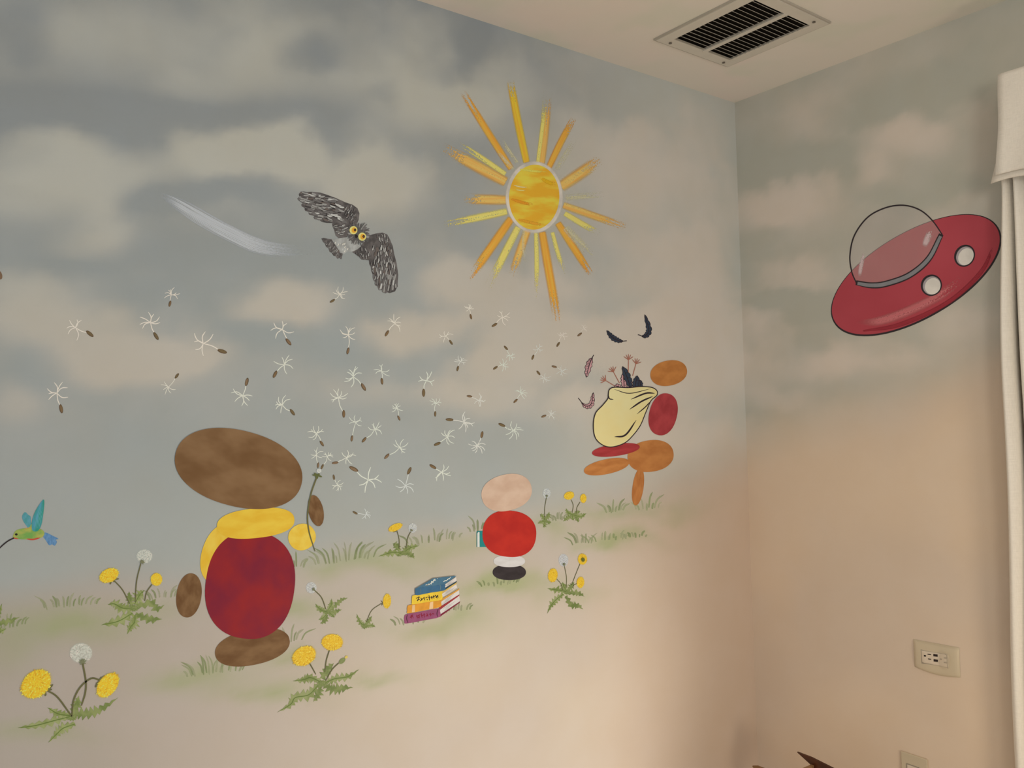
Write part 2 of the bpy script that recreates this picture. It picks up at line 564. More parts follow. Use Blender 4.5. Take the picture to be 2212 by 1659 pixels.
SKY_TOP = paint_of((130, 132, 129), (300, 250))
SKY_MID = paint_of((147, 150, 144), (500, 800))
SKY_LOW = paint_of((160, 162, 153), (700, 1050))
SKY_COR = paint_of((152, 147, 132), (1450, 350))
CLOUD_T = paint_of((163, 160, 147), (560, 340))
CLOUD_M = paint_of((175, 167, 152), (880, 715))
CLOUD_COR = paint_of((172, 160, 142), (1450, 600))
MEADOW = paint_of((184, 171, 153), (700, 1330))
MEAD_LOW = paint_of((208, 190, 165), (900, 1430))
MEAD_LEFT = paint_of((164, 153, 138), (300, 1580))  # darker left meadow: the light's fall-off put into the paint
MEAD_COR = paint_of((178, 152, 125), (1500, 1250))
GREEN = paint_of((162, 165, 116), (900, 1330))
PINK = paint_of((180, 165, 150), (600, 1270))
R_SKY = paint_of((134, 129, 112), (1850, 250))
R_CLOUD = paint_of((165, 149, 130), (1720, 450))
R_MEAD = paint_of((181, 156, 128), (1880, 1050))


def wall_colour(wall, u, z):
    p = w3(wall, u, z, 0)
    px, py = proj(p)
    o = 0.0 if wall == 'L' else 11.0
    n1 = noise.fractal(Vector((u * 2.2 + o, z * 3.0, 1.3)), 1.0, 2.0, 4)
    n2 = noise.fractal(Vector((u * 2.2 + o, z * 3.0, 7.9)), 1.0, 2.0, 4)
    n3 = noise.fractal(Vector((u * 1.6 + o, z * 2.0, 4.4)), 1.0, 2.0, 3)
    n4 = noise.fractal(Vector((u * 6.5 + o, z * 7.5, 2.1)), 0.9, 2.1, 4)
    n5 = noise.fractal(Vector((u * 6.5 + o, z * 7.5, 15.7)), 0.9, 2.1, 4)
    qx, qy = px + 24 * n1 + 26 * n4, py + 20 * n2 + 26 * n5
    c = 0.0
    for cx, cy, rx, ry, s in CLOUDS:
        d = ((qx - cx) / rx) ** 2 + ((qy - cy) / ry) ** 2
        if d < 6:
            c += s * math.exp(-0.9 * d ** 1.5)
    c = 0.34 + 0.60 * c + 0.12 * n3 + 0.15 * n5
    c = sstep(0.08, 0.92, c) * 1.15 - 0.05
    hy = horizon(px) + 18 * n2 + 10 * n4
    if wall == 'L':
        t = sstep(-50, 1150, py)
        sky = lerp3(SKY_TOP, SKY_MID, sstep(100, 850, py))
        sky = lerp3(sky, SKY_LOW, sstep(850, 1250, py))
        cl = lerp3(CLOUD_T, CLOUD_M, sstep(250, 750, py + (px - 700) * 0.25))
        kc = sstep(1050, 1500, px) * (1 - sstep(950, 1200, py))
        sky, cl = lerp3(sky, SKY_COR, kc), lerp3(cl, CLOUD_COR, kc)
        col = lerp3(sky, cl, c * (1 - 0.75 * sstep(830, 1000, py + 30 * n1) * (1 - sstep(1150, 1450, px))))
        wd = 1 + 1.2 * sstep(1250, 1550, px)
        m = sstep(-45 * wd, 60 * wd, py - hy)
        mead = lerp3(MEADOW, MEAD_LOW, sstep(1250, 1600, py + 0.25 * (px - 700)))
        mead = lerp3(mead, MEAD_LEFT, (1 - sstep(150, 750, px)) * 0.9)
        mead = lerp3(mead, PINK, min(max(0.25 + 0.7 * n3, 0), 0.6))
        mead = lerp3(mead, MEAD_COR, sstep(1180, 1590, px) * 0.92)
        g = 0.0
        for cx, cy, rx, ry, s in HAZE:
            d = ((qx - cx) / rx) ** 2 + ((qy - cy) / ry) ** 2
            if d < 6:
                g += s * math.exp(-d)
        mead = lerp3(mead, GREEN, min(g * (1.15 + 0.9 * n4), 0.85))
        col = lerp3(col, mead, m)
    else:
        col = lerp3(R_SKY, R_CLOUD, 0.16 + 0.68 * c)
        m = sstep(-90, 90, py - hy)
        col = lerp3(col, lerp3(R_MEAD, PINK, min(max(0.1 + 0.35 * n3, 0), 0.25)), m)
    return col


def wall_material():
    m, nt, N, L = new_mat('mural_wall_paint')
    at = nd(N, 'ShaderNodeAttribute')
    at.attribute_name = 'paint'
    tc = nd(N, 'ShaderNodeTexCoord')
    no = nd(N, 'ShaderNodeTexNoise')
    no.inputs['Scale'].default_value = 7.0
    no.inputs['Detail'].default_value = 5
    L.new(tc.outputs['Object'], no.inputs['Vector'])
    f = ramp(N, L, no.outputs[0], 0.3, 0.7)
    c = mixc(N, L, f, at.outputs['Color'], (0.985, 0.97, 0.945), 'MULTIPLY')
    gr = nd(N, 'ShaderNodeTexNoise')
    gr.inputs['Scale'].default_value = 330.0
    gr.inputs['Detail'].default_value = 2
    L.new(tc.outputs['Object'], gr.inputs['Vector'])
    bp = nd(N, 'ShaderNodeBump')
    bp.inputs['Strength'].default_value = 0.08
    bp.inputs['Distance'].default_value = 0.002
    L.new(gr.outputs[0], bp.inputs['Height'])
    return finish(m, N, L, c, 0.7, None, 0.15, bp.outputs[0])


WALLM = wall_material()


def painted_wall(name, wall, u0, u1, du):
    nu = int((u1 - u0) / du)
    nz = int(CEIL / du)
    vs, fs, cols = [], [], []
    for i in range(nu + 1):
        for j in range(nz + 1):
            u, z = u0 + (u1 - u0) * i / nu, CEIL * j / nz
            vs.append(tuple(w3(wall, u, z, 0)))
            cols.append(wall_colour(wall, u, z))
    for i in range(nu):
        for j in range(nz):
            a = i * (nz + 1) + j
            fs.append((a, a + nz + 1, a + nz + 2, a + 1))
    # thickness behind the painted face
    b = len(vs)
    for u, z in ((u0, 0), (u1, 0), (u1, CEIL), (u0, CEIL)):
        vs.append(tuple(w3(wall, u, z, -0.26)))
        cols.append(cols[0])
    fs.append((b + 3, b + 2, b + 1, b))
    me = bpy.data.meshes.new(name)
    me.from_pydata(vs, [], fs)
    ca = me.color_attributes.new('paint', 'FLOAT_COLOR', 'POINT')
    buf = []
    for c in cols:
        buf += [max(c[0], 0), max(c[1], 0), max(c[2], 0), 1.0]
    ca.data.foreach_set('color', buf)
    me.materials.append(WALLM)
    for p in me.polygons:
        p.use_smooth = True
    o = link_mesh(name, me)
    return tag(o, kind='structure')


tag(painted_wall('wall_left', 'L', -3.4, 0.0, 0.0125),
    'long wall painted with clouds, a yellow sun and a meadow of dandelions', 'wall')
tag(painted_wall('wall_right', 'R', 0.0, 2.4, 0.0125),
    'shorter wall painted with soft clouds above plain beige, beside the white curtain', 'wall')


def ceiling_material():
    m, nt, N, L = new_mat('ceiling_paint')
    tc = nd(N, 'ShaderNodeTexCoord')
    a = nd(N, 'ShaderNodeTexNoise')
    a.inputs['Scale'].default_value = 3.2
    a.inputs['Detail'].default_value = 2
    L.new(tc.outputs['Object'], a.inputs['Vector'])
    b = nd(N, 'ShaderNodeTexNoise')
    b.inputs['Scale'].default_value = 4.5
    b.inputs['Detail'].default_value = 2
    mp = nd(N, 'ShaderNodeMapping')
    mp.inputs['Location'].default_value = (3.1, 7.7, 0)
    L.new(tc.outputs['Object'], mp.inputs[0])
    L.new(mp.outputs[0], b.inputs['Vector'])
    c = mixc(N, L, ramp(N, L, a.outputs[0], 0.42, 0.66), CEIL_A, CEIL_B)
    c = mixc(N, L, ramp(N, L, b.outputs[0], 0.48, 0.68), c, CEIL_C)
    return finish(m, N, L, c, 0.8, None, 0.1)


CEIL_A, CEIL_B, CEIL_C = (0.87, 0.83, 0.78), (0.90, 0.82, 0.78), (0.82, 0.815, 0.74)
bm = bmesh.new()
bm_box(bm, (-3.4, -2.4, CEIL), (0.12, 0.12, CEIL + 0.1))
tag(bm_obj('ceiling', bm, ceiling_material()), 'pale cream ceiling with faint clouds and a white air vent', 'ceiling', kind='structure')


def floor_material():
    m, nt, N, L = new_mat('pale_oak_floor')  # floor is out of view; pale tone picked to bounce light up to the ceiling
    tc = nd(N, 'ShaderNodeTexCoord')
    br = nd(N, 'ShaderNodeTexBrick')
    br.inputs['Scale'].default_value = 4.0
    br.inputs['Color1'].default_value = (0.56, 0.47, 0.37, 1)
    br.inputs['Color2'].default_value = (0.50, 0.41, 0.31, 1)
    br.inputs['Mortar'].default_value = (0.24, 0.18, 0.12, 1)
    br.inputs['Mortar Size'].default_value = 0.006
    L.new(tc.outputs['Object'], br.inputs['Vector'])
    return finish(m, N, L, br.outputs[0], 0.45, None, 0.3)


bm = bmesh.new()
bm_box(bm, (-3.4, -2.4, -0.1), (0.12, 0.12, 0.0))
tag(bm_obj('floor', bm, floor_material()), 'pale wooden floor below the mural walls', 'floor', kind='structure')

# ------------------------------------------------------------------ mural: the sun
Z = zoomer(920, 150, 2.9625)
AT = (1150, 430)
sun = empty('painted_sun', on_wall(1155, 500), 'yellow and orange painted sun with brushed rays on the long wall', 'sun')
O1 = dry_brush((216, 152, 60), (208, 134, 48), AT, 0.98, 0.45, 6, 0.30)
O2 = dry_brush((220, 168, 48), (212, 148, 46), AT, 1.1, 0.55, 6, 0.28)
O3 = dry_brush((206, 164, 88), (202, 146, 70), AT, 0.90, 0.40, 7, 0.32, 0.02, 0.55)
Y1 = dry_brush((206, 186, 98), (198, 178, 92), AT, 0.80, 0.40, 6, 0.3)
P1 = dry_brush((192, 180, 132), (188, 178, 140), AT, 0.55, 0.35, 6, 0.35)
RAYS = [((548, 640), (250, 165), 58, O1), ((645, 600), (545, 95), 62, O2), ((740, 605), (778, 195), 66, O3), ((785, 630), (940, 325), 56, O1), ((835, 645), (1012, 350), 46, P1),
        ((862, 752), (1110, 585), 98, O3), ((890, 822), (1205, 797), 52, P1), ((875, 868), (1262, 1003), 62, O3), ((885, 920), (1130, 1060), 48, Y1), ((842, 980), (1048, 1298), 62, O1),
        ((890, 1010), (1125, 1255), 74, P1), ((808, 1040), (888, 1305), 36, Y1), ((742, 1035), (842, 1595), 70, O1), ((704, 1040), (706, 1455), 38, Y1), ((652, 1025), (552, 1320), 66, O3),
        ((592, 1005), (400, 1395), 62, Y1), ((548, 950), (285, 1325), 72, O1), ((522, 908), (125, 990), 62, Y1), ((520, 836), (245, 830), 82, O3), ((515, 722), (122, 508), 94, O3),
        ((512, 672), (190, 462), 44, Y1), ((585, 600), (440, 370), 34, P1), ((715, 600), (765, 140), 34, Y1), ((560, 640), (420, 480), 30, P1), ((625, 1020), (640, 1300), 34, P1)]
gl = Draw('L', 0.0003)
gl.blob(*Z((692, 818)), 460 / Z.s, 560 / Z.s, 0, puff((200, 194, 160), AT, 0.42, 0.1, 3.0), n=64)
gl.build('glow', sun)
for a, b, w, m in RAYS:
    d = Draw('L', 0.0005 + 0.00002 * RAYS.index((a, b, w, m)))
    b = (a[0] + (b[0] - a[0]) * 1.06, a[1] + (b[1] - a[1]) * 1.06)
    mid = ((a[0] + b[0]) / 2 + rnd.uniform(-6, 6), (a[1] + b[1]) / 2)
    d.ribbon(Z([a, mid, b]), w / Z.s, m, (0.85, 0.95))
    d.build('ray', sun)
d = Draw('L', 0.0015)
d.blob(*Z((692, 818)), 188 / Z.s, 236 / Z.s, 0, puff((204, 202, 168), AT, 0.95, 0.94, 1.2), n=72)
d.build('halo', sun)
d = Draw('L', 0.0017)
d.blob(*Z((692, 818)), 161 / Z.s, 208 / Z.s, 3, two_tone((216, 176, 60), (212, 146, 38), AT, 0.75, 2.6, 0.34, 0.58), n=72)
for p, q, w, c in (((560, 742), (660, 756), 10, (232, 214, 130)), ((575, 770), (650, 772), 8, (230, 206, 110)), ((545, 830), (700, 868), 26, (212, 130, 34)), ((590, 960), (780, 1000), 26, (214, 140, 40)), ((740, 700), (835, 740), 34, (220, 152, 30)), ((600, 640), (790, 655), 18, (224, 198, 80))):
    d.ribbon(Z([p, ((p[0] + q[0]) / 2, (p[1] + q[1]) / 2 + 4), q]), w / Z.s, dry_brush(c, c, AT, 0.75, 0.5, 6, 0.3), (0.5, 0.4))
d.build('disc', sun)

# ------------------------------------------------------------------ mural: the owl and the wind trail behind it
Z = zoomer(600, 380, 5.927)
AT = (770, 520)
owl = empty('painted_owl', on_wall(770, 520), 'dark grey painted owl flying with spread wings and round orange eyes', 'owl')
DK = two_tone((70, 65, 62), (102, 95, 90), AT, 5, 5)
MID = paint((104, 99, 94), AT)
LT = paint((142, 138, 130), AT)
PALE = paint((176, 172, 162), AT)
BLK = paint((38, 34, 33), AT)
BRN = paint((98, 86, 78), AT)


SHAPE = []


def inside(q):
    """is the point on the shape being feathered"""
    c = False
    n = len(SHAPE)
    for i in range(n):
        (x0, y0), (x1, y1) = SHAPE[i], SHAPE[(i + 1) % n]
        if (y0 > q[1]) != (y1 > q[1]) and q[0] < (x1 - x0) * (q[1] - y0) / (y1 - y0) + x0:
            c = not c
    return c


def feathers(d, rows, w, length):
    """little overlapping feather strokes along rows: start, end, count, direction"""
    for (a, b, n, dr) in rows:
        n = int(n * 1.9)
        for i in range(n):
            t = (i + 0.5) / n
            x = a[0] + (b[0] - a[0]) * t + rnd.uniform(-16, 16)
            y = a[1] + (b[1] - a[1]) * t + rnd.uniform(-26, 26)
            l = length * rnd.uniform(0.7, 1.15)
            ang = math.radians(dr + rnd.uniform(-14, 14))
            if not inside((x, y)):
                continue
            e = (x + l * math.cos(ang), y + l * math.sin(ang))
            while l > 12 and not inside(e):
                l *= 0.8
                e = (x + l * math.cos(ang), y + l * math.sin(ang))
            mm = ((x + e[0]) / 2 + rnd.uniform(-4, 4), (y + e[1]) / 2 + rnd.uniform(-4, 4))
            d.ribbon(Z([(x, y), mm, e]), w * 1.1 / Z.s, rnd.choice([BLK, DK]), (0.5, 0.7), 3)
            d.ribbon(Z([(x + 2, y - 2), mm, (e[0] - 3, e[1] - 3)]), w * rnd.uniform(0.55, 0.9) / Z.s, rnd.choice([LT, MID, LT, PALE, MID, BRN]), (0.5, 0.8), 3)


d = Draw('L', 0.0006)
wing = [(268, 232), (285, 215), (330, 208), (430, 204), (540, 212), (640, 245), (760, 290), (870, 340), (960, 370), (1020, 415), (1046, 480), (1036, 560), (1000, 640), (930, 700), (880, 800), (780, 800),
        (740, 765), (722, 700), (695, 625), (700, 605), (625, 602), (560, 588), (535, 565), (470, 552), (455, 530), (470, 515), (400, 495), (392, 472), (405, 465), (350, 447), (342, 425), (358, 418), (305, 390), (300, 365), (318, 350), (262, 312), (248, 292), (275, 268)]
d.poly(Z(wing), DK)
SHAPE[:] = wing
feathers(d, [((330, 225), (620, 262), 7, 188), ((300, 285), (680, 345), 9, 186), ((330, 335), (740, 420), 9, 184), ((380, 395), (760, 480), 8, 186), ((420, 450), (760, 540), 7, 190), ((500, 510), (720, 580), 5, 195), ((720, 330), (860, 400), 4, 195), ((740, 420), (860, 480), 4, 190), ((760, 520), (880, 620), 4, 195), ((640, 290), (760, 330), 4, 190)], 30, 74)
feathers(d, [((900, 390), (1000, 440), 5, 100), ((890, 450), (1010, 520), 5, 110), ((900, 520), (1000, 590), 4, 110), ((730, 640), (850, 680), 5, 170), ((750, 700), (860, 740), 5, 165), ((820, 620), (900, 660), 4, 150), ((860, 380), (900, 520), 4, 120)], 13, 40)
d.build('wing', owl)
d = Draw('L', 0.0007)
wing2 = [(1150, 770), (1250, 738), (1340, 727), (1400, 748), (1440, 820), (1472, 900), (1490, 1000), (1522, 1120), (1542, 1270), (1532, 1400), (1520, 1440), (1500, 1480), (1470, 1488), (1430, 1502), (1400, 1490), (1380, 1505), (1345, 1495), (1330, 1460), (1290, 1462), (1275, 1415), (1250, 1405), (1240, 1340), (1215, 1310), (1218, 1270), (1195, 1215), (1190, 1165),
         (1170, 1130), (1165, 1080), (1120, 1075), (1070, 1072), (1040, 1035), (1005, 1010), (950, 975), (1040, 915), (1090, 860)]
d.poly(Z(wing2), DK)
SHAPE[:] = wing2
feathers(d, [((1220, 1140), (1500, 1130), 7, 88), ((1215, 1200), (1520, 1200), 8, 88), ((1230, 1270), (1520, 1280), 8, 90), ((1255, 1335), (1510, 1350), 7, 90), ((1290, 1385), (1500, 1400), 6, 92)], 26, 92)
feathers(d, [((1230, 960), (1450, 960), 6, 85), ((1220, 1040), (1470, 1050), 6, 86), ((1200, 900), (1440, 910), 6, 84), ((1190, 1090), (1480, 1090), 7, 88)], 20, 66)
feathers(d, [((1240, 770), (1400, 775), 6, 70), ((1280, 820), (1440, 850), 5, 75), ((1000, 985), (1140, 1040), 6, 70), ((1060, 930), (1180, 980), 5, 75)], 12, 42)
d.build('wing', owl)
d = Draw('L', 0.0008)
d.poly(Z([(558, 802), (590, 795), (640, 805), (690, 812), (760, 850), (850, 960), (832, 1000), (812, 1070), (790, 1050), (760, 1062), (745, 1030), (715, 1025), (690, 985), (660, 970), (650, 930), (615, 905), (605, 870), (578, 845)]), DK)
SHAPE[:] = [(558, 802), (690, 812), (850, 960), (812, 1070), (690, 985), (605, 870)]
feathers(d, [((590, 815), (690, 900), 4, 120), ((660, 850), (800, 980), 6, 115), ((700, 960), (810, 1010), 4, 105)], 11, 46)
d.build('tail', owl)
d = Draw('L', 0.0010)
d.poly(Z([(690, 815), (780, 800), (880, 785), (1000, 860), (1065, 900), (1020, 940), (960, 968), (880, 975), (850, 1000), (800, 985), (760, 920)]), paint((150, 148, 140), AT, 0.2, 60))
for i in range(26):
    x, y = rnd.uniform(720, 900), rnd.uniform(820, 970)
    if y - 820 < (x - 720) * 0.9 + 20:
        d.ribbon(Z([(x, y), (x - 6, y + 14), (x - 14, y + 26)]), 9 / Z.s, rnd.choice([PALE, paint((206, 204, 196), AT), LT]), (0.5, 0.6), 3)
d.build('belly', owl)
d = Draw('L', 0.0013)
d.blob(*Z((1025, 742)), 118 / Z.s, 118 / Z.s, 0, paint((84, 82, 77), AT, 0.15, 60), n=60, jag=0.07)
for i in range(64):
    a = 2 * math.pi * i / 64 + rnd.uniform(-.04, .04)
    r0, r1 = rnd.uniform(66, 96), rnd.uniform(122, 168)
    if math.sin(a) < -0.2 and math.cos(a) > 0.1:
        r1 *= 1.08
    c, s = math.cos(a), math.sin(a)
    d.ribbon(Z([(1025 + r0 * c, 742 + r0 * s), (1025 + r1 * c, 742 + r1 * s)]), 13 / Z.s, rnd.choice([MID, paint((84, 82, 77), AT), DK, LT]), (0.8, 0.15), 3, False)
d.build('face_ruff', owl)
for ex, ey in ((967, 696), (1078, 779)):
    d = Draw('L', 0.0024 + 0.0001 * (ex > 1000))
    d.blob(*Z((ex, ey)), 50 / Z.s, 52 / Z.s, 0, paint((232, 204, 112), AT))
    e = d.build('eye', owl)
    d = Draw('L', 0.0027)
    d.blob(*Z((ex + 6, ey)), 30 / Z.s, 35 / Z.s, 0, paint((222, 150, 48), AT))
    d.build('iris', e)
    d = Draw('L', 0.0028)
    d.blob(*Z((ex + 19, ey - 3)), 16 / Z.s, 18 / Z.s, 0, BLK)
    d.blob(*Z((ex + 19, ey - 2)), 5 / Z.s, 6 / Z.s, 0, paint((150, 90, 60), AT))
    d.build('pupil', e)
d = Draw('L', 0.0026)
d.poly(Z([(985, 755), (1010, 752), (1026, 775), (1005, 800), (988, 790)]), BLK)
d.build('beak', owl)

Z = zoomer(300, 380, 5.027)
trail = Draw('L', 0.0004)
WH = dry_brush((178, 178, 176), (170, 171, 170), (500, 500), 0.62, 0.62, 30, 0.10, 0.30, 0.12)
base = [(200, 190), (420, 300), (700, 470), (980, 620), (1300, 760), (1640, 810), (2030, 830)]
trail.ribbon(Z(base), 185 / Z.s, WH, (0.12, 0.55), 10)
thin = dry_brush((184, 184, 182), (178, 179, 178), (500, 500), 0.75, 0.5, 3, 0.3, 0.2, 0.2)
for k in range(16):
    off = -80 + 160 * k / 15
    q = []
    i0 = rnd.choice([0, 0, 1])
    for i in range(i0, len(base)):
        f = min(1.0, 0.2 + 0.8 * math.sin(math.pi * (i + 0.5) / len(base)))
        q.append((base[i][0] + off * 0.35 * f, base[i][1] + off * f + rnd.uniform(-4, 4)))
    trail.ribbon(Z(q), 10 / Z.s, thin, (0.2, 0.2), 8)
tag(trail.build('wind_trail', None, on_wall(520, 510)), 'curved white brush stroke of wind trailing behind the flying owl', 'brush stroke')

# ------------------------------------------------------------------ mural: the hummingbird
Z = zoomer(0, 1040, 4.61)
AT = (80, 1130)
hb = empty('painted_hummingbird', on_wall(60, 1158), 'small green and blue painted hummingbird with a long dark beak', 'hummingbird')
d = Draw('L', 0.0006)
d.poly(Z(sm([(430, 545), (450, 508), (520, 538), (580, 570), (556, 580), (566, 604), (545, 640), (518, 626), (490, 636), (455, 585)], 4, True)), two_tone((96, 132, 164), (78, 116, 150), AT, 6, 2))
d.build('tail', hb)
d = Draw('L', 0.0007)
d.poly(Z(sm([(270, 450), (232, 395), (221, 345), (250, 306), (284, 335), (304, 350), (308, 400), (318, 440), (290, 470)], 5, True)), two_tone((70, 134, 134), (86, 140, 150), AT, 3, 3))
d.build('wing', hb)
d = Draw('L', 0.0008)
d.poly(Z(sm([(130, 562), (138, 515), (170, 482), (230, 468), (285, 460), (315, 425), (330, 470), (400, 473), (436, 498), (440, 530), (410, 560), (340, 575), (230, 577), (165, 570)], 5, True)), two_tone((104, 148, 72), (158, 158, 78), AT, 2.2, 2.0))
d.ribbon(Z([(262, 572), (330, 577), (400, 560)]), 16 / Z.s, paint((176, 70, 52), AT), (0.2, 0.2))
d.ribbon(Z([(128, 558), (150, 566), (185, 572)]), 11 / Z.s, paint((176, 76, 56), AT), (0.4, 0.2))
d.ribbon(Z([(240, 478), (300, 462), (420, 486)]), 9 / Z.s, paint((176, 140, 72), AT), (0.2, 0.2))
d.build('body', hb)
d = Draw('L', 0.0013)
d.poly(Z(sm([(322, 485), (318, 400), (345, 310), (392, 228), (433, 180), (441, 220), (431, 320), (412, 430), (375, 492)], 5, True)), two_tone((44, 130, 108), (78, 136, 156), AT, 2.4, 1.4))
for k in range(4):
    d.ribbon(Z([(345 + 14 * k, 470), (365 + 14 * k, 370), (400 + 9 * k, 250 + 18 * k)]), 5 / Z.s, paint((86, 150, 150), AT), (0.3, 0.2))
d.build('wing', hb)
d = Draw('L', 0.0014)
d.ribbon(Z([(140, 562), (80, 592), (20, 640), (-40, 700)]), 13 / Z.s, paint((44, 36, 36), AT), (1.0, 0.15))
d.build('beak', hb)
d = Draw('L', 0.0015)
d.blob(*Z((162, 527)), 13 / Z.s, 11 / Z.s, 0, paint((30, 28, 28), AT))
d.build('eye', hb)

# ------------------------------------------------------------------ mural: drifting dandelion seeds
SEEDS = [
    (370, 637, 367, 656, 18, 'highest white seed left of the owl, hanging upright below the wind trail'),
    (163, 708, 194, 721, 26, 'leftmost white seed in the sky, its brown tip pointing right'),
    (325, 697, 337, 726, 25, 'white seed just below the highest left one, tip pointing down'),
    (439, 742, 480, 759, 28, 'long white seed tilted right at the far left cloud, right of three others'),
    (123, 849, 132, 883, 26, 'lone white seed low at the far left, olive tip straight down'),
    (364, 836, 382, 812, 18, 'upside-down white seed above the brown figure with its tip up to the right'),
    (524, 855, 533, 825, 24, 'upside-down white seed right above the big brown shape, tip straight up'),
    (734, 635, 718, 650, 17, 'white seed directly beneath the owl, tip down to the left'),
    (610, 712, 623, 738.5, 24, 'white seed below left of the owl over a pale cloud'),
    (752, 722, 751.5, 758, 20, 'white seed with a long vertical stalk straight below the owl'),
    (852.5, 699.6, 835.6, 720, 20, 'white seed under the tip of the owl\'s lower wing, tip down left'),
    (614, 788, 594, 808.5, 23, 'white seed leaning left, midway between owl and brown figure'),
    (763, 814, 785, 836, 24, 'white seed leaning right, beside a smaller upright one below the owl'),
    (824, 802, 825, 823.6, 19, 'small upright white seed with a neat fan right of a leaning one'),
    (610, 875, 631.5, 890.5, 22, 'white seed with tip to the right, closest above the brown head shape'),
    (731, 859, 742.4, 894, 22, 'white seed with a curved stalk above the held dandelion'),
    (857, 881, 861.5, 903, 14, 'small upright white seed in open sky, left of another small upright one'),
    (1013, 666, 1017, 684, 12, 'tiny white seed nearest under the sun\'s left lower rays'),
    (1085.6, 685.6, 1068, 702, 18, 'white seed beneath the sun with a stalk slanting down left'),
    (962.6, 726, 974, 739.5, 16, 'white seed left below the sun with its tip down right'),
    (1214.5, 725, 1205.5, 744, 11, 'tiny pale seed just under the longest sun ray'),
    (1261, 710, 1252, 722.5, 11, 'tiny palest seed, the one furthest to the upper right by the feathers'),
    (1163, 753, 1151, 771.7, 12, 'small white seed below the long sun ray, tip down left'),
    (1102, 768.6, 1092.7, 751.6, 11, 'tiny upside-down seed, the upper of a touching pair under the sun'),
    (1086, 788, 1070, 794.6, 14, 'small seed lying sideways, the lower of a touching pair under the sun'),
    (994.8, 781, 988.6, 796, 14, 'small upright white seed left of the touching pair'),
    (921, 822, 915, 848.5, 23, 'large white seed with a six-armed star in the middle of the flock'),
    (1214, 802, 1197, 792, 14, 'small seed left of the pink feather, tip up left'),
    (1176, 817, 1163, 805.5, 14, 'small upside-down seed, second to the left of the pink feather'),
    (1125.5, 849.5, 1113.6, 866, 15, 'small white seed alone at mid height left of the cream sack'),
    (1034.7, 865, 1014, 856, 16, 'white seed on a pale cloud with its tip up left'),
    (941, 872, 940, 894, 14, 'small upright white seed below the six-armed star one'),
    (1002, 912, 971, 906.5, 22, 'white seed lying flat with a long stalk to the left, above the pink shape'),
    (1189.5, 895.7, 1174.5, 899, 14, 'small seed lying flat beside the cream sack'),
    (1108.5, 929.5, 1084, 918, 21, 'white seed right above the pink painted figure, tip up left'),
    (967, 943, 944.5, 959, 21, 'starry white seed left above the pink figure, tip down left'),
    (683, 936, 695, 958, 19, 'white seed drifting just above the held dandelion head'),
    (768.4, 912, 760, 947, 18, 'tall upright white seed, the left one of two side by side'),
    (809, 928, 786.5, 950, 19, 'leaning white seed, the right one of two side by side'),
    (1030, 963, 1041, 939, 20, 'upside-down white seed hanging over the top of the pink figure'),
    (863.8, 966.4, 835.5, 985.6, 20, 'white seed with a long slanting stalk between the two painted figures'),
    (749, 988, 724, 999.6, 19, 'white seed first to fly off right of the held dandelion'),
    (795.5, 1036.5, 764, 1013, 28, 'largest star-shaped white seed right of the held dandelion'),
    (953.7, 1019.5, 935, 1008, 22, 'starry white seed left of the pink shape, tip up left'),
    (875.5, 1050, 884, 1017, 23, 'upside-down white seed with its tip straight up at meadow height'),
    (729, 1048, 721, 1031, 15, 'small upside-down seed close beside the held dandelion stalk'),
    (790, 1112, 767, 1107.7, 13, 'lowest white seed, lying flat just above the meadow'),
    (683, 983, 687, 1005, 16, 'left one of the two seeds still on the held dandelion head'),
    (707, 985.6, 696, 1008, 13, 'right one of the two seeds still on the held dandelion head'),
]
for (cx, cy, sx, sy, r, lab) in SEEDS:
    at = (cx, cy)
    t = empty('dandelion_seed', on_wall(sx, sy), lab, 'dandelion seed', 'dandelion seeds drifting over the mural sky')
    dist = max(0.0, min(1.0, (cx - 950) / 320))
    white = (208 - 6 * dist, 207 - 8 * dist, 199 - 10 * dist)
    wm = dry_brush(tuple(round(v / 4) * 4 for v in white), tuple(round(v / 4) * 4 for v in white), (round(cx / 300) * 300, round(cy / 300) * 300), 0.95 - 0.25 * dist, 0.9, 1.5, 0.12)
    dx, dy = cx - sx, cy - sy
    l = math.hypot(dx, dy)
    ux, uy = dx / l, dy / l
    base_a = math.atan2(uy, ux)
    d = Draw('L', 0.0005)
    bend = rnd.uniform(-0.10, 0.10) * l
    d.ribbon([(cx, cy), (cx - dx * .45 - uy * bend, cy - dy * .45 + ux * bend), (sx + ux * r * .22, sy + uy * r * .22)], max(1.5, r * .095), wm, (0.8, 0.7), 4)
    n = rnd.choice([6, 7, 7, 8])
    for i in range(n):
        a = base_a + math.radians(-115 + 230 * i / (n - 1) + rnd.uniform(-11, 11))
        ln = r * rnd.uniform(0.72, 1.15)
        cu = rnd.choice([-1, 1]) * rnd.uniform(0.05, 0.22) * ln
        c, s = math.cos(a), math.sin(a)
        d.ribbon([(cx - c, cy - s), (cx + c * ln * .5 - s * cu, cy + s * ln * .5 + c * cu), (cx + c * ln, cy + s * ln)], max(1.5, r * .092), wm, (0.9, 0.2), 4)
    d.build('plume', t)
    d = Draw('L', 0.0008)
    k = max(0.75, r / 21)
    br = rnd.choice([(118, 94, 64), (110, 92, 62), (124, 100, 74)])
    dk = rnd.choice([(88, 72, 50), (94, 74, 52)])
    ang = math.degrees(math.atan2(uy, ux)) + rnd.uniform(-18, 18)
    d.blob(sx, sy, 8.0 * k, 3.1 * k, ang, paint(dk, (700, 850)), 20)
    d.blob(sx - uy * .5, sy + ux * .5, 6.4 * k, 2.0 * k, ang, paint(br, (700, 850)), 16)
    d.build('seed', t)
d = Draw('L', 0.0006)
d.blob(-1, 594, 5.5, 10, -18, paint((112, 88, 66), (100, 600)), 20)
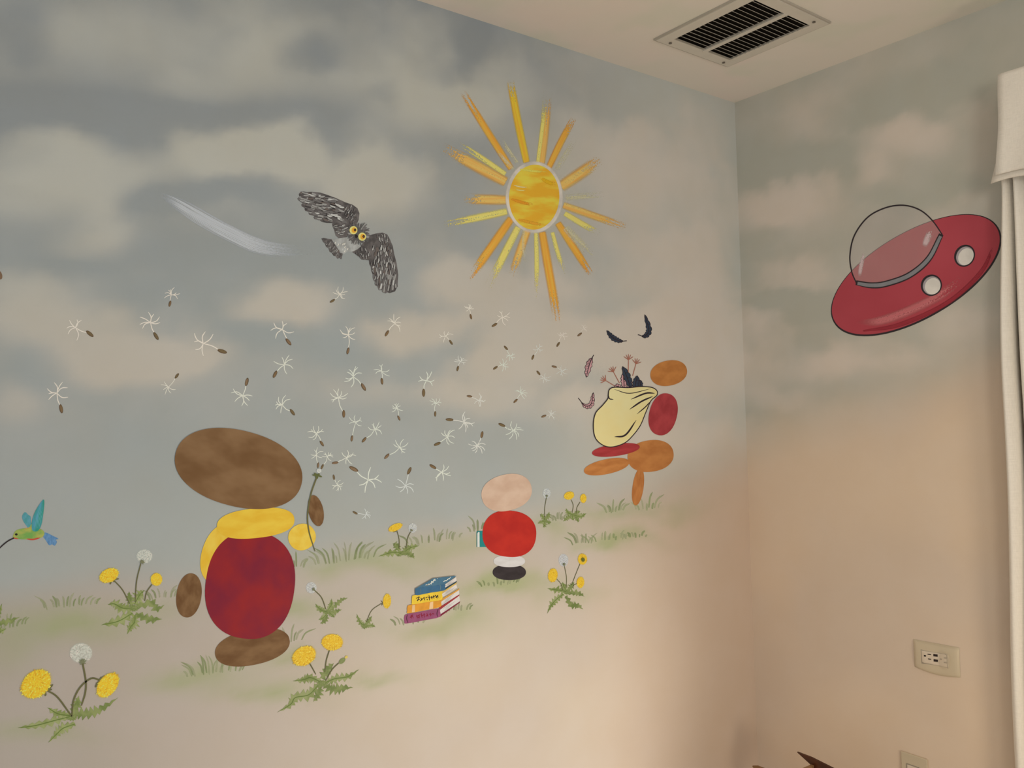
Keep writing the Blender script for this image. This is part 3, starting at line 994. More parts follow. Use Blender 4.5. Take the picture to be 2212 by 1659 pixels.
tag(d.build('seed_tip', None, on_wall(-1, 594)), 'brown seed tip cut off by the edge of the picture, left of the clouds', 'dandelion seed')

# ------------------------------------------------------------------ mural: dandelion plants
G1 = lambda at: two_tone((104, 116, 62), (132, 138, 84), at, 3, 3)
G2 = lambda at: two_tone((118, 128, 70), (146, 150, 98), at, 3, 3)
STEM = lambda at: paint((96, 92, 58), at)


def yellow_head(parent, cx, cy, rx, ry, rot, at, depth, back=False):
    d = Draw('L', depth)
    d.blob(cx, cy, rx * 1.10, ry * 1.10, rot, puff((222, 192, 74), at, 0.75, 0.72, 16.0), 64)
    d.blob(cx, cy, rx * .93, ry * .93, rot, two_tone((228, 190, 52), (216, 166, 38), at, 9, 9, 0.4, 0.6), 96, 0.05)
    r = math.radians(rot)
    lt, dk = paint((236, 206, 82), at), paint((206, 154, 36), at)
    for i in range(70):
        a = rnd.uniform(0, 2 * math.pi)
        k0 = math.sqrt(rnd.uniform(0.02, 0.9))
        k1 = k0 + rnd.uniform(0.08, 0.2)
        p = [(cx + rx * k * math.cos(a) * math.cos(r) - ry * k * math.sin(a) * math.sin(r), cy + rx * k * math.cos(a) * math.sin(r) + ry * k * math.sin(a) * math.cos(r)) for k in (k0, min(k1, 1.04))]
        d.ribbon(p, max(0.8, rx * 0.055), rnd.choice([lt, dk, lt]), (0.8, 0.5), 3, False)
    o = d.build('flower_head', parent)
    if back:
        d = Draw('L', depth + 0.006)
        d.blob(cx, cy + 1, rx * .36, ry * .36, 0, paint((96, 100, 48), at), 24, 0.25)
        d.build('sepals', o)


def clock_head(parent, cx, cy, rx, ry, at, depth, base):
    d = Draw('L', depth)
    d.blob(cx, cy, rx, ry, 0, puff((204, 203, 198), at, 0.8, 0.80, 5.0), 48)
    lt = puff((222, 221, 216), at, 0.5, 0.9, 3)
    wm = dry_brush((220, 220, 214), (214, 214, 208), at, 0.8, 0.8, 1.5, 0.2)
    for i in range(26):
        a = rnd.uniform(0, 2 * math.pi)
        k = math.sqrt(rnd.uniform(0.05, 0.8))
        x, y = cx + rx * k * math.cos(a), cy + ry * k * math.sin(a)
        b = rnd.uniform(0, math.pi)
        d.ribbon([(x - rx * .13 * math.cos(b), y - rx * .13 * math.sin(b)), (x + rx * .13 * math.cos(b), y + rx * .13 * math.sin(b))], max(0.8, rx * 0.05), wm, (0.4, 0.4), 3, False)
    o = d.build('seed_head', parent)
    d = Draw('L', depth + 0.003)
    gm = paint((112, 112, 82), at)
    bx, by = base
    dx, dy = cx - bx, cy - by
    l = math.hypot(dx, dy) or 1
    a0 = math.atan2(dy, dx)
    for k in (-70, -35, 0, 35, 70, 120, -120):
        a = a0 + math.radians(k)
        ln = rx * (0.34 if abs(k) < 100 else 0.26)
        d.ribbon([(bx, by), (bx + ln * math.cos(a), by + ln * math.sin(a))], max(1.2, rx * .10), gm, (1, 0.3), 3, False)
    d.build('sepals', o)


def sepals(parent, pts, at, depth, w=3.0):
    d = Draw('L', depth)
    for a, b in pts:
        d.ribbon([a, b], w, STEM(at), (1, 0.3), 3, False)
    d.build('sepals', parent)


def plant(label, base, leaves, at, lw, stems=(), heads=(), clocks=(), sep=(), buds=(), sw=3.0, leaf_depth=0.0006):
    t = empty('painted_dandelion', on_wall(*base), label, 'dandelion plant', 'dandelion plants on the painted meadow')
    if leaves:
        d = Draw('L', leaf_depth)
        for i, q in enumerate(leaves):
            d.leaf(q, lw * rnd.uniform(0.85, 1.15), G1(at) if i % 2 else G2(at))
        d.blob(base[0], base[1], lw * .55, lw * .35, 0, G1(at), 24, 0.2)
        for q in leaves[::2]:
            d.ribbon(q, lw * .10, paint((96, 112, 52), at), (0.8, 0.2))
        d.build('foliage', t)
    for s in stems:
        d = Draw('L', 0.0020)
        d.ribbon(s, sw * 0.8, STEM(at), (0.7, 1.0))
        d.build('stem', t)
    for k, h in enumerate(heads):
        yellow_head(t, *h[:5], at, 0.0022 + 0.0001 * k, len(h) > 5)
    for c in clocks:
        clock_head(t, *c[:4], at, 0.0014, c[4])
    if sep:
        sepals(t, sep, at, 0.0021, sw)
    for (bx, by, rx, ry, rot, tip) in buds:
        d = Draw('L', 0.0022)
        d.blob(bx, by, rx, ry, rot, two_tone((112, 120, 66), (136, 142, 92), at, 3, 3), 28)
        o = d.build('bud', t)
        d = Draw('L', 0.0024)
        d.blob(*tip, rx * .45, ry * .6, rot, paint((214, 188, 90), at), 20, 0.2)
        d.build('bud_tip', o)
    return t


def pr(Z, a):
    """ellipse in zoom coordinates"""
    x, y = Z((a[0], a[1]))
    return (x, y, a[2] / Z.s, a[3] / Z.s) + tuple(a[4:])


Z = zoomer(0, 1360, 5.547)
plant('largest dandelion, two yellow heads and a round white clock, lowest on the left', Z((860, 1050)),
      [Z(q) for q in ([(850, 1040), (650, 1090), (420, 1150), (215, 1175)], [(850, 1030), (950, 1010), (1100, 1000), (1250, 930), (1420, 810)], [(900, 1130), (760, 1180), (690, 1240), (580, 1350)], [(870, 1020), (920, 900), (945, 790)], [(840, 1030), (700, 1010), (570, 935)])],
      (150, 1530), 118 / Z.s, [Z([(860, 1040), (690, 810), (560, 725)]), Z([(860, 1040), (880, 850), (960, 690), (1090, 585), (1200, 605)]), Z([(975, 910), (1020, 760), (1028, 620), (990, 400)])],
      [pr(Z, (430, 650, 210, 158, -42)), pr(Z, (1290, 665, 178, 112, -52))], [pr(Z, (970, 280, 148, 132)) + (Z((990, 392)),)],
      [Z([(560, 725), (635, 655)]), Z([(560, 720), (622, 715)]), Z([(540, 730), (545, 795)]), Z([(530, 735), (485, 790)]), Z([(1200, 605), (1262, 548)]), Z([(1195, 610), (1140, 690)]), Z([(1200, 600), (1222, 565)]), Z([(1195, 630), (1150, 648)])], sw=26 / Z.s)
Z = zoomer(0, 1040, 4.61)
plant('dandelion with two yellow heads and a white clock, between the hummingbird and the crimson shape', Z((1330, 1260)),
      [Z(q) for q in ([(1330, 1270), (1220, 1260), (1140, 1220), (1075, 1225)], [(1340, 1260), (1500, 1210), (1560, 1270), (1640, 1230)], [(1320, 1310), (1180, 1390), (1010, 1430)], [(1350, 1320), (1480, 1370), (1615, 1370)], [(1345, 1330), (1340, 1400), (1300, 1450), (1265, 1520)], [(1310, 1230), (1290, 1160), (1285, 1095)], [(1340, 1220), (1390, 1130), (1435, 1085)])],
      (280, 1300), 92 / Z.s, [Z([(1290, 1215), (1220, 1080), (1130, 980)]), Z([(1345, 1200), (1360, 990), (1402, 815)]), Z([(1440, 1190), (1460, 1100), (1512, 1025)])],
      [pr(Z, (1085, 935, 105, 70, -24)), pr(Z, (1557, 975, 60, 66, 0))], [pr(Z, (1437, 745, 87, 77)) + (Z((1412, 805)),)],
      [Z([(1135, 975), (1185, 968)]), Z([(1110, 985), (1095, 1025)]), Z([(1120, 985), (1140, 1000)])], sw=14 / Z.s)
Z = zoomer(560, 1220, 4.88)
plant('large dandelion with two yellow heads and a closed bud, lowest in the middle', Z((660, 1250)),
      [Z(q) for q in ([(640, 1230), (540, 1190), (470, 1210), (355, 1225)], [(660, 1200), (720, 1110), (785, 1035)], [(700, 1240), (800, 1200), (930, 1180), (1050, 1105)], [(690, 1270), (770, 1310), (870, 1300), (990, 1295)], [(620, 1270), (520, 1370), (380, 1400), (330, 1470), (190, 1555)], [(650, 1280), (620, 1370), (570, 1445)])],
      (690, 1470), 98 / Z.s, [Z([(595, 1155), (560, 1090), (525, 1030)]), Z([(690, 1130), (705, 1010), (738, 900)]), Z([(700, 1220), (765, 1105), (835, 1035)])],
      [pr(Z, (470, 960, 138, 102, -28)), pr(Z, (768, 815, 118, 90, 0))], [], [], [(*Z((872, 1012)), 42 / Z.s, 24 / Z.s, -42, Z((915, 972)))], sw=15 / Z.s)
plant('small dandelion with one white clock, between the red shape and the books', Z((715, 500)),
      [Z(q) for q in ([(720, 500), (640, 470), (590, 410)], [(720, 500), (800, 430), (870, 370), (935, 350)], [(720, 480), (760, 420), (762, 355)], [(730, 510), (800, 495), (870, 470)], [(710, 520), (670, 560), (625, 580)], [(715, 530), (690, 590), (640, 620)], [(740, 510), (775, 535), (790, 560)])],
      (710, 1320), 62 / Z.s, [Z([(702, 470), (655, 345), (575, 262)])], [], [pr(Z, (548, 242, 62, 66)) + (Z((572, 258)),)], [], sw=13 / Z.s)
plant('small dandelion with a single sideways yellow head, left of the books', Z((1112, 640)),
      [Z(q) for q in ([(1110, 640), (1060, 600), (1025, 515)], [(1110, 640), (1150, 600), (1190, 535)], [(1120, 650), (1180, 640), (1225, 655)], [(1110, 620), (1100, 650), (1115, 682)])],
      (800, 1330), 58 / Z.s, [Z([(1130, 600), (1185, 480), (1290, 405)])], [pr(Z, (1345, 382, 44, 80, 4))], [], [Z([(1300, 400), (1282, 376)]), Z([(1300, 405), (1288, 428)])], sw=9 / Z.s)
Z = zoomer(800, 1100, 5.925)
plant('dandelion with a nodding yellow head and a faint clock on the ridge above the books', Z((420, 560)),
      [Z(q) for q in ([(400, 560), (250, 560), (105, 605)], [(370, 530), (330, 460), (285, 440)], [(440, 540), (520, 490), (625, 465)], [(450, 560), (520, 580), (565, 635)], [(400, 560), (360, 580), (350, 608)], [(420, 550), (480, 500), (540, 480)])],
      (870, 1180), 84 / Z.s, [Z([(368, 510), (365, 380), (335, 265)]), Z([(455, 500), (475, 370), (515, 285)])],
      [pr(Z, (318, 232, 98, 46, -24))], [pr(Z, (540, 240, 60, 68)) + (Z((520, 272)),)],
      [Z([(335, 275), (360, 228)]), Z([(330, 278), (320, 245)]), Z([(325, 280), (290, 292)]), Z([(328, 278), (300, 262)])], sw=13 / Z.s)
Z = zoomer(1140, 1040, 5.183)
plant('slim dandelion bearing only a white clock on the ridge, right of the middle painted figure', Z((190, 440)),
      [Z(q) for q in ([(190, 430), (155, 380), (135, 372)], [(195, 425), (230, 385), (240, 340)], [(185, 450), (145, 455), (110, 470)], [(200, 440), (235, 460), (265, 455)], [(190, 450), (190, 490), (170, 515)])],
      (1180, 1110), 48 / Z.s, [Z([(190, 420), (188, 300), (208, 175)])], [], [pr(Z, (210, 132, 48, 62)) + (Z((208, 165)),)], [], sw=9 / Z.s)
plant('dandelion with two small yellow heads on the ridge, nearest the cream sack', Z((515, 375)),
      [Z(q) for q in ([(500, 370), (450, 350), (428, 300)], [(490, 390), (440, 410), (395, 450)], [(520, 380), (600, 390), (655, 355)], [(530, 400), (560, 430), (562, 460)], [(500, 380), (500, 410), (510, 440)], [(520, 360), (560, 345), (590, 335)])],
      (1240, 1110), 56 / Z.s, [Z([(495, 350), (507, 270), (485, 205)]), Z([(540, 358), (550, 290), (583, 232)])],
      [pr(Z, (460, 158, 60, 46, -18)), pr(Z, (620, 190, 37, 52, 0))], [], [], sw=9 / Z.s)
plant('dandelion with three yellow heads and one white clock, below right of the middle painted figure', Z((440, 1240)),
      [Z(q) for q in ([(430, 1230), (330, 1215), (220, 1200)], [(450, 1250), (560, 1250), (635, 1290)], [(400, 1260), (320, 1320), (260, 1390), (215, 1480)], [(430, 1280), (480, 1380), (560, 1390), (620, 1435)], [(430, 1220), (400, 1170), (390, 1125)], [(450, 1220), (490, 1170), (520, 1125)])],
      (1220, 1280), 72 / Z.s, [Z([(390, 1215), (368, 1145), (318, 1088)]), Z([(430, 1190), (430, 1060), (405, 935)]), Z([(490, 1160), (535, 1040), (592, 900)]), Z([(500, 1190), (515, 1160), (548, 1143)])],
      [pr(Z, (278, 1050, 56, 80, 8)), pr(Z, (610, 870, 54, 64, 0, 1)), pr(Z, (588, 1130, 44, 66, 4))], [pr(Z, (398, 882, 60, 78)) + (Z((402, 930)),)], [], sw=9 / Z.s)
Z = zoomer(0, 1040, 4.61)
plant('dandelion leaves cut off by the edge of the picture, left of the grass', Z((-70, 1400)),
      [Z(q) for q in ([(-70, 1390), (-10, 1300), (20, 1215)], [(-60, 1405), (60, 1400), (200, 1348)], [(-60, 1430), (0, 1490), (62, 1465)], [(-60, 1400), (-20, 1330), (18, 1255)], [(-40, 1420), (-10, 1480), (8, 1510)])],
      (60, 1350), 62 / Z.s)

# the tall dandelion that is being held up and blown at
AT = (680, 1080)
t = empty('held_dandelion', on_wall(680, 1191), 'single tall dandelion stalk, nearly blown bare, right of the brown head shape', 'dandelion', None)
d = Draw('L', 0.0034)
d.ribbon([(684, 1030), (671, 1068), (664, 1111), (667, 1148), (680, 1191)], 3.0, paint((98, 94, 58), AT), (1, 0.5))
d.build('stem', t)
d = Draw('L', 0.0036)
d.blob(688.5, 1017, 6, 5.5, 0, puff((206, 204, 198), AT, 0.95, 0.75, 5), 24)
d.build('seed_head', t)
d = Draw('L', 0.0037)
for a, b in (((685, 1027), (674, 1026)), ((685, 1026), (678, 1022)), ((686, 1027), (695, 1030)), ((686, 1026), (690, 1023)), ((685, 1027), (685, 1034)), ((684, 1027), (681, 1032))):
    d.ribbon([a, b], 3.4, paint((92, 96, 52), AT), (1, 0.3), 3, False)
d.build('sepals', t)

# ------------------------------------------------------------------ mural: tufts of grass
TUFTS = [
    (150, 1308, 120, 36, 'pale grass tuft on the ridge below the hummingbird'),
    (352, 1290, 60, 30, 'grass tuft touching the small brown shape, left of the crimson one'),
    (462, 1452, 120, 46, 'wide grass tuft under the lowest brown shape'),
    (634, 1225, 44, 36, 'grass tuft at the right side of the red shape'),
    (742, 1210, 130, 40, 'broad grass tuft on the ridge left of the nodding dandelion'),
    (622, 1385, 60, 42, 'grass tuft sticking up right of the lowest brown shape'),
    (938, 1168, 110, 28, 'dense green grass tuft on the ridge, behind the books'),
    (1036, 1142, 44, 34, 'thin grass tuft on the ridge, left of the teal book'),
    (884, 1345, 60, 24, 'grass tuft at the lower left corner of the book pile'),
    (985, 1318, 60, 22, 'grass tuft under the page side of the book pile'),
    (1205, 1122, 26, 18, 'tiny grass tuft between two dandelions on the ridge'),
    (1258, 1172, 46, 30, 'light grass tuft in the meadow, below the two-headed dandelion near the sack'),
    (1312, 1165, 90, 22, 'low grass tuft in the middle of the right meadow'),
    (1372, 1158, 50, 16, 'rightmost low grass tuft of the meadow'),
    (1328, 1104, 40, 30, 'grass tuft under the orange shapes on the ridge'),
    (1398, 1098, 50, 36, 'faint grass tuft at the far right end of the ridge'),
    (1078, 1262, 90, 20, 'soft green grass under the black shape of the middle figure'),
    (20, 1352, 70, 30, 'faint grass tuft next to the cut-off leaves'),
]
for (bx, by, w, h, lab) in TUFTS:
    at = (round(bx / 200) * 200, round(by / 200) * 200)
    gs = [paint(c, at, 0.1, 40, al) for c, al in (((138, 146, 98), 0.6), ((154, 158, 114), 0.5), ((164, 164, 124), 0.42))]
    d = Draw('L', 0.0005)
    n = max(8, int(w / 6.5))
    for i in range(n):
        k = (i + 0.5) / n - 0.5 + rnd.uniform(-0.05, 0.05)
        x = bx + w * k
        l = h * rnd.uniform(0.4, 1.05) * (1.08 - 0.75 * abs(k))
        lean = (k * 1.9 + rnd.uniform(-0.35, 0.35)) * l
        y = by + rnd.uniform(-1, 5) - k * 0.12 * w
        d.ribbon([(x, y), (x + lean * .3, y - l * .62), (x + lean, y - l)], rnd.uniform(2.8, 4.8), rnd.choice(gs), (0.7, 0.05), 5)
    tag(d.build('grass_tuft', None, on_wall(bx, by)), lab, 'grass tuft', 'grass tufts on the painted meadow')

# ------------------------------------------------------------------ mural: the books
Z = zoomer(800, 1100, 5.925)
AT = (930, 1300)
PG = paint((214, 204, 190), AT, 0.03)
PGL = paint((150, 140, 130), AT)
PLAIN = lambda c: paint(c, AT, 0.08, 60)


def painted_book(label, depth, spine, spine_c, pages, covers, extra=None):
    t = empty('painted_book', on_wall(*Z(spine[-1])), label, 'book', 'books stacked on the painted meadow')
    d = Draw('L', depth)
    d.poly(Z(pages), PG)
    (a, b, c, e) = pages
    for k in (0.25, 0.45, 0.62, 0.8):
        p = (a[0] + (e[0] - a[0]) * k, a[1] + (e[1] - a[1]) * k)
        q = (b[0] + (c[0] - b[0]) * k, b[1] + (c[1] - b[1]) * k)
        s = rnd.uniform(0.05, 0.3)
        f = rnd.uniform(0.5, 0.9)
        d.ribbon(Z([(p[0] + (q[0] - p[0]) * s, p[1] + (q[1] - p[1]) * s), (p[0] + (q[0] - p[0]) * f, p[1] + (q[1] - p[1]) * f)]), 4 / Z.s, PGL, (0.4, 0.2), 3, False)
    d.build('pages', t)
    for i, (pts, c) in enumerate(covers):
        d = Draw('L', depth + 0.0006 + 0.0001 * i)
        d.poly(Z(pts), PLAIN(c))
        d.build('cover', t)
    d = Draw('L', depth + 0.001)
    d.poly(Z(sm(spine, 3, True)), PLAIN(spine_c))
    sp = d.build('spine', t)
    for nm, fn in (extra or []):
        d = Draw('L', depth + 0.0014)
        fn(d)
        d.build(nm, sp)
    return t


def strokes(col, lst, w):
    m = paint(col, AT)

    def f(d):
        for q in lst:
            d.ribbon(Z(q), w / Z.s, m, (0.9, 0.5), 4)
    return f


def bands(col, lst):
    m = paint(col, AT)

    def f(d):
        for q in lst:
            d.poly(Z(q), m)
    return f


painted_book('plum book with dark red spine lettering, bottom of the pile', 0.0010,
             [(432, 1375), (462, 1342), (600, 1318), (872, 1270), (888, 1300), (884, 1378), (700, 1418), (462, 1462), (434, 1440)], (146, 74, 104),
             [(884, 1290), (1136, 1106), (1146, 1182), (884, 1352)],
             [([(868, 1272), (890, 1250), (1138, 1086), (1137, 1106), (884, 1292)], (150, 48, 52)), ([(884, 1380), (884, 1352), (1148, 1176), (1142, 1196)], (122, 32, 52))],
             [('band', strokes((74, 32, 48), [[(470, 1348), (462, 1400), (478, 1456)], [(866, 1274), (850, 1330), (858, 1380)]], 9)),
              ('lettering', strokes((132, 28, 52), [[(505, 1390), (530, 1360), (550, 1395)], [(515, 1365), (545, 1350)], [(530, 1350), (525, 1400)], [(590, 1350), (600, 1390), (630, 1370)], [(585, 1375), (640, 1345)], [(620, 1345), (625, 1395)], [(650, 1330), (660, 1390)], [(645, 1365), (700, 1345)], [(685, 1330), (690, 1385)], [(705, 1370), (740, 1350)], [(720, 1330), (735, 1375)], [(750, 1340), (790, 1355)], [(765, 1325), (770, 1370)], [(785, 1335), (815, 1340)]], 10))])
painted_book('orange book with two cream bands, second from the bottom of the pile', 0.0024,
             [(470, 1248), (502, 1222), (700, 1190), (892, 1158), (902, 1192), (890, 1250), (700, 1290), (482, 1331), (468, 1305)], (216, 146, 48),
             [(896, 1182), (1132, 1030), (1136, 1088), (894, 1240)],
             [([(888, 1162), (912, 1146), (1138, 1012), (1134, 1032), (896, 1186)], (206, 148, 64))],
             [('band', bands((226, 184, 130), [[(532, 1226), (568, 1220), (566, 1312), (526, 1320)], [(758, 1190), (800, 1180), (798, 1270), (748, 1278)]]))])
painted_book('yellow book with black brush lettering on its spine, below the blue one', 0.0038,
             [(530, 1115), (558, 1098), (730, 1070), (902, 1042), (912, 1085), (904, 1156), (720, 1186), (540, 1216), (525, 1190)], (228, 190, 56),
             [(906, 1082), (1096, 954), (1106, 1002), (904, 1132)],
             [([(898, 1046), (938, 1034), (1100, 934), (1096, 956), (906, 1086)], (206, 170, 92))],
             [('lettering', strokes((40, 32, 34), [[(580, 1140), (620, 1120), (605, 1150), (595, 1175)], [(590, 1165), (630, 1150)], [(640, 1130), (655, 1165)], [(630, 1175), (690, 1120)], [(680, 1125), (690, 1165)], [(700, 1135), (725, 1120)], [(715, 1150), (730, 1160)], [(745, 1100), (750, 1165)], [(735, 1130), (765, 1120)], [(775, 1110), (785, 1150)], [(765, 1135), (830, 1105)], [(800, 1100), (810, 1145)], [(825, 1095), (850, 1140)], [(830, 1130), (862, 1100)], [(850, 1095), (862, 1130)]], 10))])
painted_book('blue book with white lettering, topmost of the pile', 0.0052,
             [(568, 1030), (586, 1006), (760, 985), (940, 960), (948, 990), (940, 1036), (760, 1066), (592, 1098), (568, 1072)], (58, 100, 126),
             [(946, 962), (1090, 866), (1098, 918), (944, 1012)],
             [([(584, 1006), (690, 944), (792, 884), (940, 866), (1095, 849), (1020, 905), (938, 964), (760, 985)], (72, 110, 128)), ([(940, 1036), (946, 1006), (1100, 914), (1096, 932)], (44, 66, 72))],
             [('band', strokes((104, 122, 116), [[(632, 1012), (640, 1045), (634, 1088)], [(880, 965), (892, 990), (884, 1045)]], 6)),
              ('lettering', strokes((226, 222, 214), [[(698, 968), (722, 965), (716, 976), (744, 950), (740, 968), (770, 938)], [(770, 960), (776, 922), (800, 938)], [(788, 940), (806, 900), (826, 896)], [(800, 915), (828, 905)], [(848, 886), (852, 882)], [(928, 926), (950, 910), (962, 914), (990, 888), (1000, 890), (1020, 864)]], 9))])
t = empty('painted_book', on_wall(*Z((1400, 482))), 'teal book standing upright, half hidden behind the red shape', 'book', None)
d = Draw('L', 0.0008)
d.poly(Z([(1372, 276), (1400, 276), (1620, 274), (1620, 482), (1395, 484), (1395, 300)]), paint((34, 128, 122), (1040, 1160)))
d.poly(Z([(1358, 290), (1372, 276), (1400, 278), (1372, 300), (1370, 484), (1358, 484)]), paint((30, 112, 108), (1040, 1160)))
d.build('cover', t)
d = Draw('L', 0.0011)
d.poly(Z([(1368, 310), (1380, 290), (1396, 290), (1397, 482), (1368, 484)]), paint((216, 210, 196), (1040, 1160)))
d.build('pages', t)

# ------------------------------------------------------------------ mural: the three painted figures, kept as plain rounded colour shapes
def figure(label, base, shapes, at, group=None):
    t = empty('painted_figure', on_wall(*base), label, 'painted figure', group)
    for k, (cx, cy, rx, ry, rot, pw, c1, c2) in enumerate(shapes):
        d = Draw('L', 0.0012 + 0.00025 * k)
        d.blob(cx, cy, rx, ry, rot, two_tone(c1, c2, at, 1.3, 1.3, 0.3, 0.72), 72, 0, pw)
        d.build('rounded_shape', t)
    return t


BR1, BR2 = (124, 92, 58), (98, 66, 36)
figure('tallest painted figure of rounded brown, yellow and crimson shapes, beside the held dandelion', (545, 1435), [
    (408, 1286, 27, 48, 8, 2.1, BR1, BR2),
    (545, 1398, 82, 38, -12, 2.2, BR1, BR2),
    (476, 1196, 40, 66, 18, 2.1, (226, 190, 76), (214, 168, 44)),
    (652, 1160, 30, 28, -30, 2.1, (226, 190, 76), (216, 174, 52)),
    (540, 1264, 96, 116, 8, 2.3, (142, 30, 32), (116, 24, 44)),
    (552, 1130, 84, 32, -6, 2.4, (226, 186, 62), (214, 168, 44)),
    (515, 1012, 140, 82, 14, 2.15, (132, 100, 66), (106, 74, 42)),
    (682, 1103, 16, 34, -12, 2.0, BR1, BR2),
], (540, 1180))
figure('middle painted figure of rounded pink, red, white and black shapes, with the teal book', (1098, 1250), [
    (1100, 1236, 36, 17, 0, 2.2, (46, 40, 40), (58, 50, 50)),
    (1100, 1212, 34, 13, 0, 2.2, (212, 204, 194), (200, 192, 182)),
    (1100, 1153, 58, 50, 6, 2.3, (190, 46, 34), (172, 36, 30)),
    (1094, 1064, 55, 39, -14, 2.2, (212, 180, 152), (198, 162, 134)),
], (1100, 1150))
figure('painted figure of rounded orange and red shapes, carrying the cream sack near the corner', (1385, 1090), [
    (1378, 1052, 12, 40, 8, 2.1, (168, 108, 56), (150, 90, 44)),
    (1405, 985, 50, 34, -8, 2.2, (172, 112, 58), (154, 94, 46)),
    (1310, 1008, 50, 16, -12, 2.1, (172, 112, 58), (154, 94, 46)),
    (1330, 972, 52, 13, -8, 2.1, (154, 52, 52), (136, 42, 42)),
    (1432, 895, 30, 46, 14, 2.2, (158, 58, 58), (136, 44, 46)),
    (1444, 806, 40, 27, -12, 2.15, (176, 114, 56), (158, 98, 46)),
], (1400, 930))

# the sack of feathers
Z = zoomer(1220, 650, 3.456)
AT = (1330, 880)
INK = paint((44, 34, 36), AT)
sack = empty('painted_sack', on_wall(1320, 960), 'bulging cream cloth sack stuffed with feathers, left of the orange shapes', 'sack')
d = Draw('L', 0.0045)
so = sm([(322, 700), (330, 662), (368, 645), (470, 648), (560, 640), (640, 645), (682, 668), (684, 704), (640, 745), (602, 830), (560, 930), (500, 1010), (440, 1062), (350, 1090), (280, 1076), (225, 1022), (210, 930), (226, 840), (280, 778), (318, 730)], 6, True)
d.poly(Z(so), two_tone((216, 198, 138), (206, 186, 120), AT, 1.4, 1.4, 0.3, 0.7))
for q, w in (([(490, 735), (600, 690), (668, 690)], 12), ([(480, 810), (570, 750), (655, 712)], 12), ([(535, 845), (600, 790), (630, 755)], 8), ([(368, 1015), (450, 1000), (530, 890)], 13), ([(322, 700), (330, 730), (360, 735)], 8), ([(365, 660), (480, 690), (640, 655)], 6)):
    d.ribbon(Z(q), w / Z.s, INK, (0.2, 0.15))
d.ribbon(Z(so + so[:1]), 7 / Z.s, INK, (1, 1), 1, False)
d.build('cloth', sack)


def vane(d, q, w, c1, ink, barbs=9):
    """a curled feather: toothed vane, quill and dark barbs"""
    p = sm(q, 8)
    L_, R_ = [], []
    m = len(p)
    for i, a in enumerate(p):
        b0, b1 = p[max(i - 1, 0)], p[min(i + 1, m - 1)]
        dx, dy = b1[0] - b0[0], b1[1] - b0[1]
        l = math.hypot(dx, dy) or 1
        t_ = i / (m - 1)
        ww = 0 if t_ < 0.18 else w * max(0.0, math.sin(math.pi * (t_ - 0.18) / 0.82)) ** 0.6 / 2
        k = 0.72 if i % 3 == 0 else 1.0
        L_.append((a[0] - dy / l * ww * k, a[1] + dx / l * ww * k))
        R_.append((a[0] + dy / l * ww * (1.7 - k) * 0.9, a[1] - dx / l * ww * (1.7 - k) * 0.9))
    mi = d._m(c1)
    for i in range(m - 1):
        d.d += 0.000004
        d.f.append([d._pt(Z(q_)) for q_ in (L_[i], L_[i + 1], R_[i + 1], R_[i])])
        d.uv.append([(i / m, 0), ((i + 1) / m, 0), ((i + 1) / m, 1), (i / m, 1)])
        d.mi.append(mi)
    for i in range(3, m - 2, max(1, m // barbs)):
        d.ribbon(Z([p[i], ((L_[i][0] + p[i][0]) / 2, (L_[i][1] + p[i][1]) / 2), L_[i]]), 3.5 / Z.s, ink, (0.6, 0.5), 3)
    d.ribbon(Z(L_ + R_[::-1] + L_[:1]), 4 / Z.s, ink, (1, 1), 1, False)
    d.ribbon(Z(q), 6 / Z.s, ink, (1, 0.4))


PKF, NVF = paint((176, 132, 128), AT), paint((46, 56, 66), AT)
for q, w, c in (([(420, 690), (400, 640), (372, 650)], 40, PKF), ([(440, 690), (440, 610), (432, 545)], 56, PKF), ([(470, 690), (480, 640), (492, 590)], 40, PKF), ([(500, 690), (470, 590), (430, 490)], 60, NVF), ([(520, 690), (525, 620), (540, 560)], 56, NVF), ([(540, 680), (560, 630), (556, 590)], 40, NVF)):
    sd = 0.0019 + 0.0003 * len([o for o in sack.children if o.name.startswith('feather')])
    d = Draw('L', sd)
    vane(d, q, w, c, INK, 5)
    d.build('feather', sack)
TW = paint((150, 96, 76), AT)
for a, b, s_ in (((472, 600), (474, 440), 1), ((505, 560), (530, 470), 1), ((408, 615), (362, 530), 1), ((380, 640), (305, 595), 1)):
    d = Draw('L', 0.0018)
    d.ribbon(Z([a, b]), 6 / Z.s, TW, (1, 0.8), 3, False)
    ang = math.atan2(b[1] - a[1], b[0] - a[0])
    for k in (-55, -25, 0, 25, 55):
        e = (b[0] + 44 * math.cos(ang + math.radians(k)), b[1] + 44 * math.sin(ang + math.radians(k)))
        d.ribbon(Z([b, e]), 6 / Z.s, TW, (1, 0.2), 3, False)
    d.build('twig', sack)

for q, w, c, lab in (([(215, 403), (185, 470), (160, 570)], 54, PKF, 'upper pink feather floating left of the sack'),
                     ([(100, 725), (150, 782), (196, 770), (212, 685)], 44, PKF, 'lower pink curled feather floating left of the sack'),
                     ([(462, 298), (410, 300), (355, 275), (312, 222)], 46, NVF, 'navy feather with quill to the right, floating above the sack'),
                     ([(545, 252), (596, 262), (626, 215), (596, 102)], 48, NVF, 'curled navy feather pointing up, highest above the sack')):
    d = Draw('L', 0.0006)
    vane(d, q, w, c, INK)
    tag(d.build('painted_feather', None, on_wall(*Z(q[1]))), lab, 'feather', 'feathers floating around the sack')

